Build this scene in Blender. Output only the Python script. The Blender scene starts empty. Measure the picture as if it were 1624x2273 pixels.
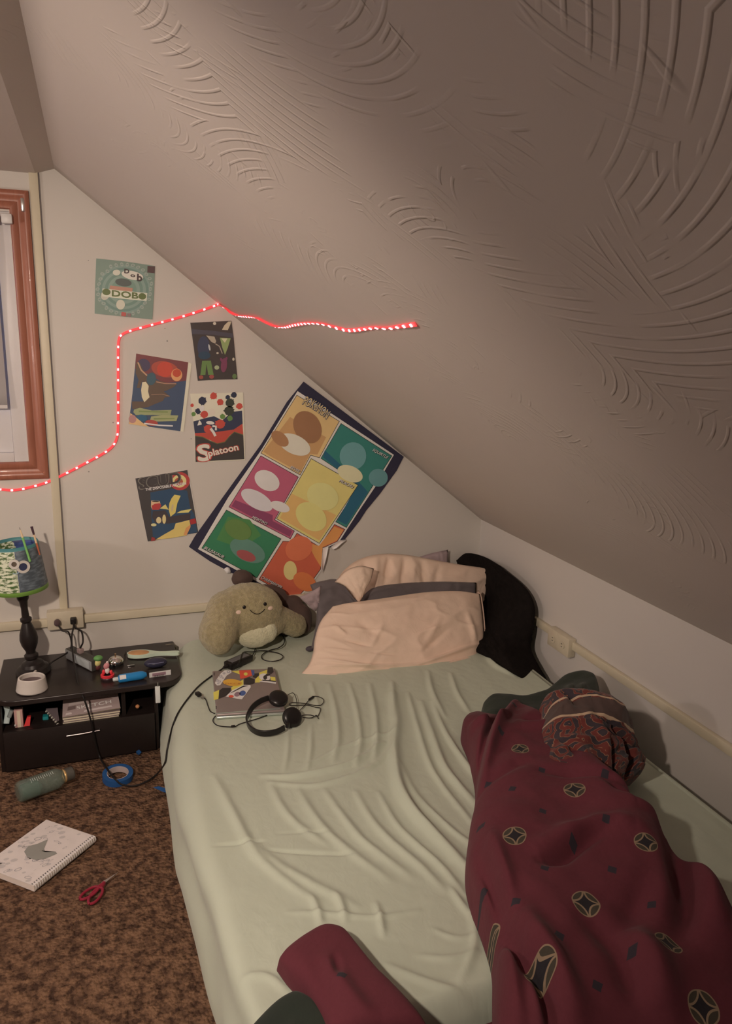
import bpy, bmesh, math, random
import numpy as np
from mathutils import Vector, Matrix, noise as mnoise
from mathutils.bvhtree import BVHTree
random.seed(7)
SC = bpy.context.scene
COL = SC.collection
PI = math.pi

# ------------------------------------------------------------------ camera
F_PX = 1678.9; CX, CY = 812.0, 1136.5
YAW, PITCH, ROLL = 0.3507, 0.2359, 0.0276
CAM = Vector((-1.7833, -3.215, 1.658))
def _basis():
    fwd = Vector((math.sin(YAW)*math.cos(PITCH), math.cos(YAW)*math.cos(PITCH), -math.sin(PITCH)))
    r = Vector((math.cos(YAW), -math.sin(YAW), 0)); u = r.cross(fwd)
    return math.cos(ROLL)*r + math.sin(ROLL)*u, -math.sin(ROLL)*r + math.cos(ROLL)*u, fwd
RR, UU, FF = _basis()
cd = bpy.data.cameras.new('camera'); cam = bpy.data.objects.new('camera', cd); COL.objects.link(cam)
m3 = Matrix((RR, UU, -FF)).transposed().to_4x4(); m3.translation = CAM
cam.matrix_world = m3
cd.sensor_fit = 'VERTICAL'; cd.sensor_height = 36.0; cd.lens = F_PX/2273*36.0; cd.clip_start = .02
SC.camera = cam
SLOPE_M = .7733; KNEE = .7628; FLATZ = 2.204
def ray(u, v):
    return FF + (u-CX)/F_PX*RR - (v-CY)/F_PX*UU
def P(u, v, x=None, y=None, z=None, slope=None):
    d = ray(u, v)
    if x is not None: t = (x-CAM.x)/d.x
    elif y is not None: t = (y-CAM.y)/d.y
    elif z is not None: t = (z-CAM.z)/d.z
    else:  # sloped ceiling  z + m x = KNEE - slope
        t = (KNEE-slope - CAM.z - SLOPE_M*CAM.x)/(d.z + SLOPE_M*d.x)
    return CAM + d*t

# ------------------------------------------------------------------ materials
def lin(c):
    c /= 255.0
    return c/12.92 if c <= .04045 else ((c+.055)/1.055)**2.4
ILL = (.47, .385, .325)
def A(r, g, b, k=1.0):     # object's own colour, from how it looks under the room's warm lamp
    return tuple(min(.9, lin(v)/i*k) for v, i in zip((r, g, b), ILL))
class NT:
    def __init__(s, name):
        s.m = bpy.data.materials.new(name); s.m.use_nodes = True
        s.t = s.m.node_tree; s.n = s.t.nodes; s.l = s.t.links
        s.b = s.n['Principled BSDF']
    def node(s, typ, **k):
        n = s.n.new(typ)
        for a, v in k.items():
            if a in n.bl_rna.properties: setattr(n, a, v)
        return n
    def set(s, sock, v):
        if isinstance(v, bpy.types.NodeSocket): s.l.new(v, sock)
        else: sock.default_value = v
    def math(s, op, a, b=0.0, c=0.0, clamp=False):
        n = s.n.new('ShaderNodeMath'); n.operation = op; n.use_clamp = clamp
        s.set(n.inputs[0], a); s.set(n.inputs[1], b); s.set(n.inputs[2], c)
        return n.outputs[0]
    def vmath(s, op, a, b=(0, 0, 0)):
        n = s.n.new('ShaderNodeVectorMath'); n.operation = op
        s.set(n.inputs[0], a); s.set(n.inputs[1], b)
        return n.outputs['Value'] if op in ('LENGTH', 'DISTANCE', 'DOT_PRODUCT') else n.outputs[0]
    def noise(s, vec, scale, detail=2, rough=.5, dist=0):
        n = s.n.new('ShaderNodeTexNoise'); n.inputs['Scale'].default_value = scale
        n.inputs['Detail'].default_value = detail; n.inputs['Roughness'].default_value = rough
        n.inputs['Distortion'].default_value = dist
        if vec is not None: s.l.new(vec, n.inputs['Vector'])
        return n.outputs['Fac']
    def step(s, v, lo, hi):
        n = s.n.new('ShaderNodeMapRange'); n.interpolation_type = 'SMOOTHSTEP'
        s.set(n.inputs[0], v); n.inputs[1].default_value = lo; n.inputs[2].default_value = hi
        return n.outputs[0]
    def mix(s, f, a, b):
        n = s.n.new('ShaderNodeMix'); n.data_type = 'RGBA'
        s.set(n.inputs[0], f)
        for k, v in ((6, a), (7, b)):
            if isinstance(v, bpy.types.NodeSocket): s.l.new(v, n.inputs[k])
            else: n.inputs[k].default_value = (*v[:3], 1)
        return n.outputs[2]
    def coord(s, kind='Object'):
        return s.n.new('ShaderNodeTexCoord').outputs[kind]
    def sep(s, v):
        n = s.n.new('ShaderNodeSeparateXYZ'); s.l.new(v, n.inputs[0]); return n.outputs
    def mapping(s, v, scale=(1, 1, 1), rot=(0, 0, 0), loc=(0, 0, 0)):
        n = s.n.new('ShaderNodeMapping'); s.l.new(v, n.inputs[0])
        n.inputs['Scale'].default_value = scale; n.inputs['Rotation'].default_value = rot; n.inputs['Location'].default_value = loc
        return n.outputs[0]
    def bump(s, h, strength=.3, dist=.01, normal=None):
        n = s.n.new('ShaderNodeBump'); s.l.new(h, n.inputs['Height'])
        n.inputs['Strength'].default_value = strength; n.inputs['Distance'].default_value = dist
        if normal is not None: s.l.new(normal, n.inputs['Normal'])
        s.l.new(n.outputs[0], s.b.inputs['Normal']); return n.outputs[0]
    def base(s, c): s.set(s.b.inputs['Base Color'], c if isinstance(c, bpy.types.NodeSocket) else (*c[:3], 1))
_mc = {}
def M(name, col, rough=.6, metal=0, var=.08, vs=30, bump=0, bs=200, spec=.4, sheen=0, trans=0, emit=None, es=1, alpha=1, coat=0):
    if name in _mc: return _mc[name]
    s = NT(name); co = s.coord()
    f = s.noise(co, vs, 3)
    c2 = tuple(max(0, v*(1-var)) for v in col); c1 = tuple(min(1, v*(1+var)) for v in col)
    s.base(s.mix(f, c2, c1))
    s.b.inputs['Roughness'].default_value = rough; s.b.inputs['Metallic'].default_value = metal
    s.b.inputs['Specular IOR Level'].default_value = spec
    if sheen: s.b.inputs['Sheen Weight'].default_value = sheen
    if coat: s.b.inputs['Coat Weight'].default_value = coat
    if trans: s.b.inputs['Transmission Weight'].default_value = trans
    if alpha < 1: s.b.inputs['Alpha'].default_value = alpha
    if emit: s.b.inputs['Emission Color'].default_value = (*emit, 1); s.b.inputs['Emission Strength'].default_value = es
    if bump: s.bump(s.noise(co, bs, 2), bump, .002)
    _mc[name] = s.m
    return s.m

# ------------------------------------------------------------------ objects
def tag(o, label=None, cat=None, group=None, kind=None):
    if label: o['label'] = label
    if cat: o['category'] = cat
    if group: o['group'] = group
    if kind: o['kind'] = kind
    return o
def empty(name, loc, label, cat, group=None):
    o = bpy.data.objects.new(name, None); COL.objects.link(o); o.location = loc; o.empty_display_size = .05
    return tag(o, label, cat, group)
def link(name, me, parent=None):
    o = bpy.data.objects.new(name, me); COL.objects.link(o)
    if parent is not None:
        o.parent = parent; o.matrix_parent_inverse = Matrix.Translation(parent.location).inverted()
    return o
class MB:
    """collects shapes (world coordinates) into one mesh"""
    def __init__(s): s.b = bmesh.new(); s.mi = 0; s.uv = None
    def _n(s, fs):
        for f in fs: f.material_index = s.mi
    def mesh(s, vs, fs):
        vv = [s.b.verts.new(v) for v in vs]; out = []
        for f in fs:
            try: out.append(s.b.faces.new([vv[i] for i in f]))
            except ValueError: pass
        s._n(out); return vv
    def box(s, c, size, rot=None, bev=0, seg=2):
        r = bmesh.ops.create_cube(s.b, size=1.0)
        vs = r['verts']
        bmesh.ops.scale(s.b, vec=size, verts=vs)
        if bev:
            es = list({e for v in vs for e in v.link_edges})
            q = bmesh.ops.bevel(s.b, geom=es, offset=bev, segments=seg, affect='EDGES', profile=.5)
            vs = q['verts']
        if rot is not None: bmesh.ops.rotate(s.b, cent=(0, 0, 0), matrix=rot.to_3x3(), verts=vs)
        bmesh.ops.translate(s.b, vec=c, verts=vs)
        s._n({f for v in vs for f in v.link_faces}); return s
    def bx(s, x0, x1, y0, y1, z0, z1, bev=0):
        return s.box(((x0+x1)/2, (y0+y1)/2, (z0+z1)/2), (x1-x0, y1-y0, z1-z0), bev=bev)
    def lathe(s, prof, c, axis=Vector((0, 0, 1)), n=40, cap=True):
        axis = Vector(axis).normalized(); a = axis.orthogonal().normalized(); b = axis.cross(a)
        vs = []; fs = []
        for r, h in prof:
            for k in range(n):
                t = 2*PI*k/n; vs.append(Vector(c)+axis*h+(a*math.cos(t)+b*math.sin(t))*max(r, 1e-5))
        for i in range(len(prof)-1):
            for k in range(n):
                fs.append((i*n+k, i*n+(k+1) % n, (i+1)*n+(k+1) % n, (i+1)*n+k))
        if cap: fs += [tuple(range(n))[::-1], tuple((len(prof)-1)*n+k for k in range(n))]
        s.mesh(vs, fs); return s
    def tube(s, pts, r, n=10, flat=1.0, up=None, cap=True, rr=None):
        pts = [Vector(p) for p in pts]; vs = []; fs = []; N = None
        for i, p in enumerate(pts):
            t = (pts[min(i+1, len(pts)-1)]-pts[max(i-1, 0)]).normalized()
            if up is not None: N = (Vector(up)-t*Vector(up).dot(t)).normalized()
            elif N is None: N = t.orthogonal().normalized()
            else: N = (N-t*N.dot(t)).normalized()
            B = t.cross(N); q = rr[i] if rr else r
            for k in range(n):
                a = 2*PI*k/n; vs.append(p+B*math.cos(a)*q+N*math.sin(a)*q*flat)
        for i in range(len(pts)-1):
            for k in range(n): fs.append((i*n+k, i*n+(k+1) % n, (i+1)*n+(k+1) % n, (i+1)*n+k))
        if cap: fs += [tuple(range(n))[::-1], tuple((len(pts)-1)*n+k for k in range(n))]
        s.mesh(vs, fs); return s
    def ell(s, c, r, rot=None, seg=24):
        q = bmesh.ops.create_uvsphere(s.b, u_segments=seg, v_segments=seg//2, radius=1)
        vs = q['verts']; bmesh.ops.scale(s.b, vec=r, verts=vs)
        if rot is not None: bmesh.ops.rotate(s.b, cent=(0, 0, 0), matrix=rot.to_3x3(), verts=vs)
        bmesh.ops.translate(s.b, vec=c, verts=vs)
        s._n({f for v in vs for f in v.link_faces}); return s
    def prism(s, poly, d):
        """poly: list of 3d points, extruded by vector d"""
        n = len(poly); d = Vector(d)
        s.mesh([Vector(p) for p in poly]+[Vector(p)+d for p in poly],
               [tuple(range(n)), tuple(range(2*n-1, n-1, -1))]+[(i, i+n, (i+1) % n+n, (i+1) % n) for i in range(n)])
        return s
    def grid(s, G, close=False):
        """G: rows x cols of points"""
        h, w = len(G), len(G[0]); vs = [Vector(p) for r in G for p in r]
        s.mesh(vs, [(i*w+j, i*w+j+1, (i+1)*w+j+1, (i+1)*w+j) for i in range(h-1) for j in range(w-1)])
        return s
    def build(s, name, mats, parent=None, smooth=True, auto=35, weld=False):
        if weld: bmesh.ops.remove_doubles(s.b, verts=s.b.verts, dist=weld if isinstance(weld, float) else 1e-5)
        bmesh.ops.recalc_face_normals(s.b, faces=s.b.faces)
        me = bpy.data.meshes.new(name); s.b.to_mesh(me); s.b.free()
        for m in (mats if isinstance(mats, (list, tuple)) else [mats]): me.materials.append(m)
        if smooth:
            me.shade_smooth()
            if auto: me.set_sharp_from_angle(angle=math.radians(auto))
        return link(name, me, parent)
def cr(pts, n=8):
    """Catmull-Rom through points"""
    p = [Vector(q) for q in pts]; p = [p[0]*2-p[1]]+p+[p[-1]*2-p[-2]]; out = []
    for i in range(1, len(p)-2):
        for k in range(n):
            t = k/n
            out.append(.5*((2*p[i])+(p[i+1]-p[i-1])*t+(2*p[i-1]-5*p[i]+4*p[i+1]-p[i+2])*t*t+(3*p[i]-p[i-1]-3*p[i+1]+p[i+2])*t**3))
    out.append(p[-2]); return out
def resample(pts, n):
    pts = [Vector(p) for p in pts]; L = [0]
    for a, b in zip(pts, pts[1:]): L.append(L[-1]+(b-a).length)
    out = []; j = 0
    for k in range(n):
        d = L[-1]*k/(n-1)
        while j < len(L)-2 and L[j+1] < d: j += 1
        t = (d-L[j])/max(1e-9, L[j+1]-L[j]); out.append(pts[j].lerp(pts[j+1], min(1, max(0, t))))
    return out
def coons(top, bottom, left, right, nu, nv, smooth=True):
    """rows v=0 (top) .. 1 (bottom); left/right run top to bottom"""
    f = (lambda p: cr(p, 8)) if smooth else (lambda p: p)
    T, B = resample(f(top), nu), resample(f(bottom), nu); L, R = resample(f(left), nv), resample(f(right), nv)
    G = []
    for i in range(nv):
        v = i/(nv-1); row = []
        for j in range(nu):
            u = j/(nu-1)
            row.append((1-v)*T[j]+v*B[j]+(1-u)*L[i]+u*R[i]-((1-u)*(1-v)*T[0]+u*(1-v)*T[-1]+(1-u)*v*B[0]+u*v*B[-1]))
        G.append(row)
    return G
def fbm(p, s, o=3):
    v = 0; a = 1
    for k in range(o):
        v += a*mnoise.noise(Vector(p)*s*(2**k)); a *= .5
    return v
def puff(G, thick, back=None, pw=.5, wr=.004, ws=14, seed=0, facing=None, ridges=()):
    """inflate a grid into a cushion, front along the grid normal, back the other way"""
    h, w = len(G), len(G[0]); back = thick if back is None else back
    c = G[h//2][w//2]; nn = (G[h//2][w-1]-G[h//2][0]).cross(G[h-1][w//2]-G[0][w//2]).normalized()
    if facing is not None and nn.dot(Vector(facing)) < 0: nn = -nn
    Fr = []; Bk = []; wr *= 1.3; ridges = [(*r[:5], r[5]*1.7) for r in ridges]
    for i in range(h):
        fr = []; bk = []
        for j in range(w):
            u, v = j/(w-1), i/(h-1)
            e = max(0, (1-abs(2*u-1)**3.2))*max(0, (1-abs(2*v-1)**3.2)); e = e**pw
            p = G[i][j]; q = Vector((u*ws*.6+seed, v*ws*.35, seed*1.7))
            n1 = mnoise.noise(q)+.5*mnoise.noise(q*2.3)+.25*mnoise.noise(q*5)
            k = 1-abs(mnoise.noise(Vector((u*ws*.25+3*mnoise.noise(q*.3), v*ws*.5, seed+9))))*2
            rd = 0
            for (u0, v0, u1, v1, wd, am) in ridges:
                du, dv = u1-u0, v1-v0; t = max(0, min(1, ((u-u0)*du+(v-v0)*dv)/(du*du+dv*dv)))
                dd = math.hypot(u-u0-t*du, v-v0-t*dv); rd += am*math.exp(-(dd/wd)**2)*math.sin(PI*min(1, max(0, .08+.84*t)))
            ed = min(1, e*2.5)
            fr.append(p+nn*(thick*e+ed*(wr*n1+wr*1.2*max(0, k)**3+rd)))
            bk.append(p-nn*(back*e))
        Fr.append(fr); Bk.append(bk)
    return Fr, Bk
def cushion(name, mats, parent, G, thick, **k):
    Fr, Bk = puff(G, thick, **k); m = MB(); m.grid(Fr); m.grid([r[::-1] for r in Bk])
    return m.build(name, mats, parent, auto=None, weld=1e-4)
def text_mesh(body, off=0.0, shear=0.0, bold=0.0):
    cu = bpy.data.curves.new('t', 'FONT'); cu.body = body; cu.align_x = 'LEFT'; cu.size = 1; cu.offset = off; cu.shear = shear
    cu.resolution_u = 3
    o = bpy.data.objects.new('t', cu); COL.objects.link(o); bpy.context.view_layer.update()
    dg = bpy.context.evaluated_depsgraph_get(); me = bpy.data.meshes.new_from_object(o.evaluated_get(dg))
    vs = [tuple(v.co) for v in me.vertices]; fs = [tuple(p.vertices) for p in me.polygons]
    bpy.data.objects.remove(o); bpy.data.curves.remove(cu); bpy.data.meshes.remove(me)
    return vs, fs
def add_text(mb, body, p0, p1, height, up, nrm, off=0.0, shear=0.0, arc=0.0):
    """flat lettering from p0 to p1 (3d), letter height in metres"""
    vs, fs = text_mesh(body, off, shear); p0 = Vector(p0); p1 = Vector(p1)
    x0 = min(v[0] for v in vs); x1 = max(v[0] for v in vs); y1 = .72
    d = (p1-p0); L = d.length; d.normalize(); up = Vector(up); up = (up-d*up.dot(d)).normalized()
    out = []
    for v in vs:
        t = (v[0]-x0)/(x1-x0)
        out.append(p0+d*(t*L)+up*(v[1]/y1*height+arc*math.sin(PI*t))+Vector(nrm))
    mb.mesh(out, fs)

# ------------------------------------------------------------------ the setting
def plaster(name, col, kind):
    s = NT(name); uv = s.coord('UV'); co = s.coord()
    big = s.noise(co, 1.3, 3)
    s.base(s.mix(big, tuple(v*.95 for v in col), tuple(min(.95, v*1.04) for v in col)))
    s.b.inputs['Roughness'].default_value = .55; s.b.inputs['Specular IOR Level'].default_value = .3
    if kind == 'swirl':
        hs = None
        y = s.sep(uv)[1]; xs_ = s.sep(uv)[0]
        amt = s.step(s.math('MULTIPLY', y, -1.0), .95, 2.3)
        for (vsn, freq, dens, off, lo, wob) in ((1.35, 210, 3.2, 0.0, .555, 16), (2.3, 150, 4.8, 7.3, .60, 13), (3.6, 95, 6.5, 3.7, .65, 9)):
            m = s.mapping(uv, loc=(off, off*.7, 0))
            wn = s.noise(m, 1.6, 1)
            v = s.n.new('ShaderNodeTexVoronoi'); v.voronoi_dimensions = '2D'; v.inputs['Scale'].default_value = vsn
            s.l.new(m, v.inputs['Vector'])
            ph = s.math('MULTIPLY_ADD', v.outputs['Distance'], freq, s.math('MULTIPLY', wn, wob))
            rg = s.step(s.math('SINE', ph), .55, 1.0)
            nn = s.math('ADD', s.noise(m, dens, 3, .6), s.math('MULTIPLY', s.noise(m, dens*5, 1), .18))
            mask = s.step(s.math('ADD', nn, s.math('MULTIPLY', amt, .03)), lo+.06, lo+.17)
            h = s.math('MULTIPLY', rg, mask)
            hs = h if hs is None else s.math('ADD', hs, h)
        st = s.mapping(uv, scale=(9, 40, 1), rot=(0, 0, .9))
        kn = s.step(s.noise(st, 1.0, 1), .72, .79)
        hs = s.math('ADD', hs, s.math('MULTIPLY', kn, .7))
        hs = s.math('MULTIPLY', hs, s.math('MULTIPLY_ADD', amt, 1.0, .10))
        hs = s.math('ADD', hs, s.math('MULTIPLY', s.noise(uv, 6, 4, .6), .9))
        s.bump(hs, .5, .0026)
    else:
        if name == 'wall_paint':     # nail holes and little chips in the paint
            dd = None
            for u_, v_, r_ in ((366, 729, .0022), (371, 757, .0030), (196, 257+321, .0018), (424, 974, .0020), (197, 1047, .0030), (251, 938, .0030), (440, 1165, .0015)):
                c_ = P(u_, v_, y=0); q_ = s.math('LESS_THAN', s.vmath('DISTANCE', co, (c_.x, 0, c_.z)), r_); dd = q_ if dd is None else s.math('MAXIMUM', dd, q_)
            s.base(s.mix(dd, tuple(v*.98 for v in col), tuple(v*.45 for v in col)))
        h = s.math('ADD', s.noise(co, 3, 3), s.math('MULTIPLY', s.noise(co, 90, 2), .10))
        s.bump(h, .25, .004)
    return s.m
WALLC = (.74, .71, .66)
MWALL = plaster('wall_paint', WALLC, 'wall')
MKNEE = plaster('knee_wall_paint', (.72, .69, .66), 'wall')
MSLOPE = plaster('ceiling_plaster', (.66, .595, .55), 'swirl')
MTRIM = M('trim_paint', (.74, .68, .52), .45, var=.03)
X_L, Y_B = -5.2, -4.7
def struct(o): o['kind'] = 'structure'; return o
# back wall (y = 0) with the window opening
wx0, wx1, wz0, wz1 = -2.82, -2.028, 1.118, 2.045
m = MB()
def wpoly(pts): m.prism([(x, 0, z) for x, z in pts], (0, .12, 0))
zs = lambda x: min(FLATZ, KNEE-SLOPE_M*x)
wpoly([(wx1, 0), (0, 0), (0, KNEE+.03), ((KNEE-FLATZ)/SLOPE_M, FLATZ+.03), (wx1, FLATZ+.03)])
wpoly([(wx0, 0), (wx1, 0), (wx1, wz0), (wx0, wz0)]); wpoly([(wx0, wz1), (wx1, wz1), (wx1, FLATZ+.03), (wx0, FLATZ+.03)])
wpoly([(X_L, 0), (wx0, 0), (wx0, FLATZ+.03), (X_L-(KNEE-FLATZ)/SLOPE_M, FLATZ+.03), (X_L, KNEE+.03)])
struct(m.build('wall_back', MWALL, smooth=False))
struct(MB().bx(0, .12, Y_B, .12, -.02, KNEE+.02).build('wall_right', MKNEE, smooth=False))
struct(MB().bx(X_L-.12, X_L, Y_B, .12, -.02, KNEE+.02).build('wall_left', MWALL, smooth=False))
m = MB(); m.prism([(X_L, Y_B, 0), (0, Y_B, 0), (0, Y_B, KNEE+.03), ((KNEE-FLATZ)/SLOPE_M, Y_B, FLATZ+.03), (X_L-(KNEE-FLATZ)/SLOPE_M, Y_B, FLATZ+.03), (X_L, Y_B, KNEE+.03)], (0, -.12, 0))
struct(m.build('wall_front', MWALL, smooth=False))
XJ = P(1200, 826, slope=0.0).x
# ceiling: right slope (finely plastered), shallow crease, flat middle, left slope
def ceiling():
    bm = bmesh.new(); uvl = bm.loops.layers.uv.new('UVMap')
    xe = (KNEE-FLATZ)/SLOPE_M
    prof = [(.02, KNEE-.0155), (0.0, KNEE)]
    n = 40
    for i in range(1, n): 
        x = xe*i/n; z = KNEE-SLOPE_M*x
        prof.append((x, z))
    # soft corner at the top, then the shallow dark facet, then the flat part
    prof += [(xe, FLATZ), (xe-.066, FLATZ-.022), (-2.6, FLATZ-.022), (X_L-xe+.066, FLATZ-.022), (X_L-xe, FLATZ), (X_L, KNEE), (X_L-.02, KNEE-.0155)]
    ys = [.02]+[Y_B*i/40 for i in range(1, 40)]+[Y_B-.02]
    d = [0]
    for a, b in zip(prof, prof[1:]): d.append(d[-1]+math.hypot(b[0]-a[0], b[1]-a[1]))
    V = []
    for i, (x, z) in enumerate(prof):
        row = []
        for y in ys:
            b_ = 0
            if 1 < i < n+1:   # slight bulges of the old plaster and the board joint
                b_ = .006*mnoise.noise(Vector((d[i]*1.7, y*1.3, 3)))
                b_ -= .012*max(0, 1-abs(x-XJ)/.42)*min(1, max(0, (-y-.7)/.5))
            row.append(bm.verts.new((x-b_*.6, y, z+b_*.8)))
        V.append(row)
    for i in range(len(prof)-1):
        for j in range(len(ys)-1):
            f = bm.faces.new((V[i][j], V[i][j+1], V[i+1][j+1], V[i+1][j]))
            f.smooth = 0 < i < n+1
            for l, (a, b) in zip(f.loops, ((i, j), (i, j+1), (i+1, j+1), (i+1, j))): l[uvl].uv = (d[a], ys[b])
    bmesh.ops.recalc_face_normals(bm, faces=bm.faces)
    me = bpy.data.meshes.new('ceiling'); bm.to_mesh(me); bm.free(); me.materials.append(MSLOPE)
    o = link('ceiling', me); sm = o.modifiers.new('s', 'SOLIDIFY'); sm.thickness = .05; sm.offset = -1
    return struct(o)
ceil = ceiling()
# make sure the solid side is outside
me = ceil.data
if me.polygons[0].normal.z > 0: me.flip_normals()
# floor
s = NT('carpet'); co = s.coord()
v1 = s.n.new('ShaderNodeTexVoronoi'); v1.inputs['Scale'].default_value = 95; s.l.new(co, v1.inputs['Vector'])
blot = s.noise(co, 38, 3, .6); big = s.noise(co, 5, 2)
c = s.mix(s.step(blot, .36, .64), A(46, 30, 22), A(100, 70, 50))
c = s.mix(s.math('MULTIPLY', s.step(s.sep(v1.outputs['Color'])[0], .35, .9), .5), c, A(82, 57, 41))
c = s.mix(s.math('MULTIPLY', big, .35), c, A(62, 41, 29))
s.base(c); s.b.inputs['Roughness'].default_value = .95; s.b.inputs['Specular IOR Level'].default_value = .1
s.bump(s.math('ADD', blot, s.math('MULTIPLY', v1.outputs['Distance'], -.6)), .9, .012)
MCARPET = s.m
m = MB(); m.grid([[(x, y, .004*fbm((x, y, 0), 9, 2)-.004) for x in np.linspace(X_L, 0, 130)] for y in np.linspace(Y_B, .1, 120)])
fl = struct(m.build('floor', MCARPET, auto=None)); fl.data.polygons[0].normal
# trims
struct(MB().bx(-1.952, -1.921, -.010, .0, .46, FLATZ-.012, bev=.002).build('trim_1', MTRIM, auto=30))
m = MB(); m.bx(-1.9215, -1.9165, -.004, .0, .46, FLATZ-.01); struct(m.build('trim_2', M('gap_dark', A(92, 80, 74), .8)))
def raceway_prof(): return None
ZM = .4294
struct(MB().bx(-2.9, -1.86, -.022, 0, ZM-.003, ZM+.032, bev=.004).bx(-1.86, -.002, -.022, 0, ZM, ZM+.035, bev=.004).build('trim_3', MTRIM))
struct(MB().bx(-.020, 0, Y_B+.3, -.003, ZM, ZM+.033, bev=.004).build('trim_4', MTRIM))
# window
s = NT('casing_wood'); co = s.coord(); st = s.mapping(co, scale=(30, 30, 2.2))
g = s.noise(st, 1.6, 4, .6, .8)
s.base(s.mix(g, A(104, 56, 41), A(138, 82, 60))); s.b.inputs['Roughness'].default_value = .38; s.b.inputs['Coat Weight'].default_value = .1
MWOOD = s.m
win = struct(empty('window_1', (-2.4, 0, 1.12), None, None)); 
MVINYL = M('white_vinyl', (.76, .74, .74), .4, var=.02)
def casing():
    m = MB(); xo, zo0, zo1 = -1.957, 1.052, 2.119; w = .068
    prof = [(0, 0), (0, -.014), (.006, -.019), (.018, -.019), (.024, -.014), (.040, -.013), (.046, -.018), (w-.004, -.018), (w, -.013), (w, 0)]
    def piece(a, b, inward, mit):  # a,b ends on outer line, mitred
        a, b, inward = Vector(a), Vector(b), Vector(inward); d = (b-a).normalized(); rows = []
        for k, (q, yy) in enumerate(prof):
            rows.append([a+inward*q+d*q*mit[0]+Vector((0, yy, 0)), b+inward*q-d*q*mit[1]+Vector((0, yy, 0))])
        m.grid(rows); 
        m.mesh([r[0] for r in rows], [tuple(range(len(rows)))]); m.mesh([r[1] for r in rows], [tuple(range(len(rows)))[::-1]])
    xl = -2.89
    piece((xo, 0, zo0), (xo, 0, zo1), (-1, 0, 0), (1, 1)); piece((xl, 0, zo0), (xl, 0, zo1), (1, 0, 0), (1, 1))
    piece((xl, 0, zo1), (xo, 0, zo1), (0, 0, -1), (1, 1)); piece((xl, 0, zo0), (xo, 0, zo0), (0, 0, 1), (1, 1))
    o = m.build('casing', MWOOD, win, auto=40); return o
casing()
m = MB(); y1 = .11
for (a, b, c_, d) in ((wx1-.05, wx1, wz0, wz1), (wx0, wx0+.05, wz0, wz1), (wx0+.0501, wx1-.0501, wz0, wz0+.035), (wx0+.0501, wx1-.0501, wz1-.05, wz1)):
    m.bx(a, b, .012, y1, c_, d, bev=.002)
m.build('window_frame', MVINYL, win)
m = MB()
for (a, b, c_, d) in ((wx1-.112, wx1-.052, wz0+.035, wz1-.05), (wx0+.05, wx0+.11, wz0+.035, wz1-.05), (wx0+.1101, wx1-.1121, wz0+.035, wz0+.095), (wx0+.1101, wx1-.1121, wz1-.11, wz1-.05)):
    m.bx(a, b, .035, y1-.01, c_, d, bev=.003)
sash = m.build('sash', MVINYL, win)
MB().bx(wx0+.1, wx1-.1, .062, .068, wz0+.09, wz1-.1).build('pane', M('window_glass', (.9, .95, 1), .02, trans=1, var=0), sash)
# roller blind with its bracket
bl = empty('roller_blind', (-2.42, -.02, 2.0), 'white roller blind pulled part way down over the window', 'blind')
MBL = M('blind_fabric', (.72, .71, .74), .8, var=.03)
MB().tube([(wx0+.03, -.012, 2.012), (-2.06, -.012, 2.012)], .016, 16).build('roller', MBL, bl)
G = [[(x, -.006+.004*math.sin(z*9), z) for x in (wx0+.06, -2.5, -2.085)] for z in np.linspace(2.005, 1.34, 14)]
m = MB(); m.grid(G); o = m.build('shade_cloth', MBL, bl, auto=None); sm = o.modifiers.new('s', 'SOLIDIFY'); sm.thickness = .0015
MB().bx(-2.052, -2.016, -.046, -.018, 1.998, 2.032, bev=.004).build('bracket', M('bracket_white', (.78, .77, .76), .35), bl)
MB().bx(wx0+.06, -2.085, -.010, -.002, 1.328, 1.342, bev=.002).build('bottom_bar', MVINYL, bl)
# metal clip on the casing's top corner
MB().bx(-1.985, -1.973, -.022, -.018, 2.045, 2.092, bev=.002).build('casing_clip', M('clip_metal', (.8, .8, .8), .2, metal=1), win)
# ceiling lamp that lights the room (left of the frame, on the flat ceiling)
LAMP = Vector((-2.42, -2.80, 1.97)); AIM = Vector((-1.80, -.1, .10))
cl = empty('ceiling_lamp', (LAMP.x, LAMP.y, FLATZ-.022), 'ceiling spotlight with a conical metal shade turned towards the window wall', 'lamp')
MLM = M('lamp_metal', (.6, .6, .58), .3, metal=1)
MB().lathe([(.05, 0), (.05, -.02), (.015, -.03), (.010, -.05)], (LAMP.x, LAMP.y, FLATZ-.022)).build('lamp_base', MLM, cl)
LC = (1.0, .805, .66)
adir = (AIM-LAMP).normalized()
MB().tube([(LAMP.x, LAMP.y, FLATZ-.06), LAMP-adir*.09+Vector((0, 0, .04)), LAMP-adir*.07], .007, 10).build('arm', MLM, cl)
m = MB(); m.lathe([(.020, -.075), (.026, -.05), (.042, -.022), (.056, -.004), (.054, -.004), (.040, -.022), (.024, -.048), (.0, -.05)], LAMP, adir, 40, cap=False); m.build('lamp_shade', MLM, cl)
ld = bpy.data.lights.new('lamp_glow', 'SPOT'); ld.energy = 134; ld.color = LC; ld.shadow_soft_size = .045; ld.spot_size = math.radians(118); ld.spot_blend = 1.0
lo = bpy.data.objects.new('lamp_glow', ld); COL.objects.link(lo); lo.location = LAMP+adir*.012; lo.rotation_euler = adir.to_track_quat('-Z', 'Y').to_euler()

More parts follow.
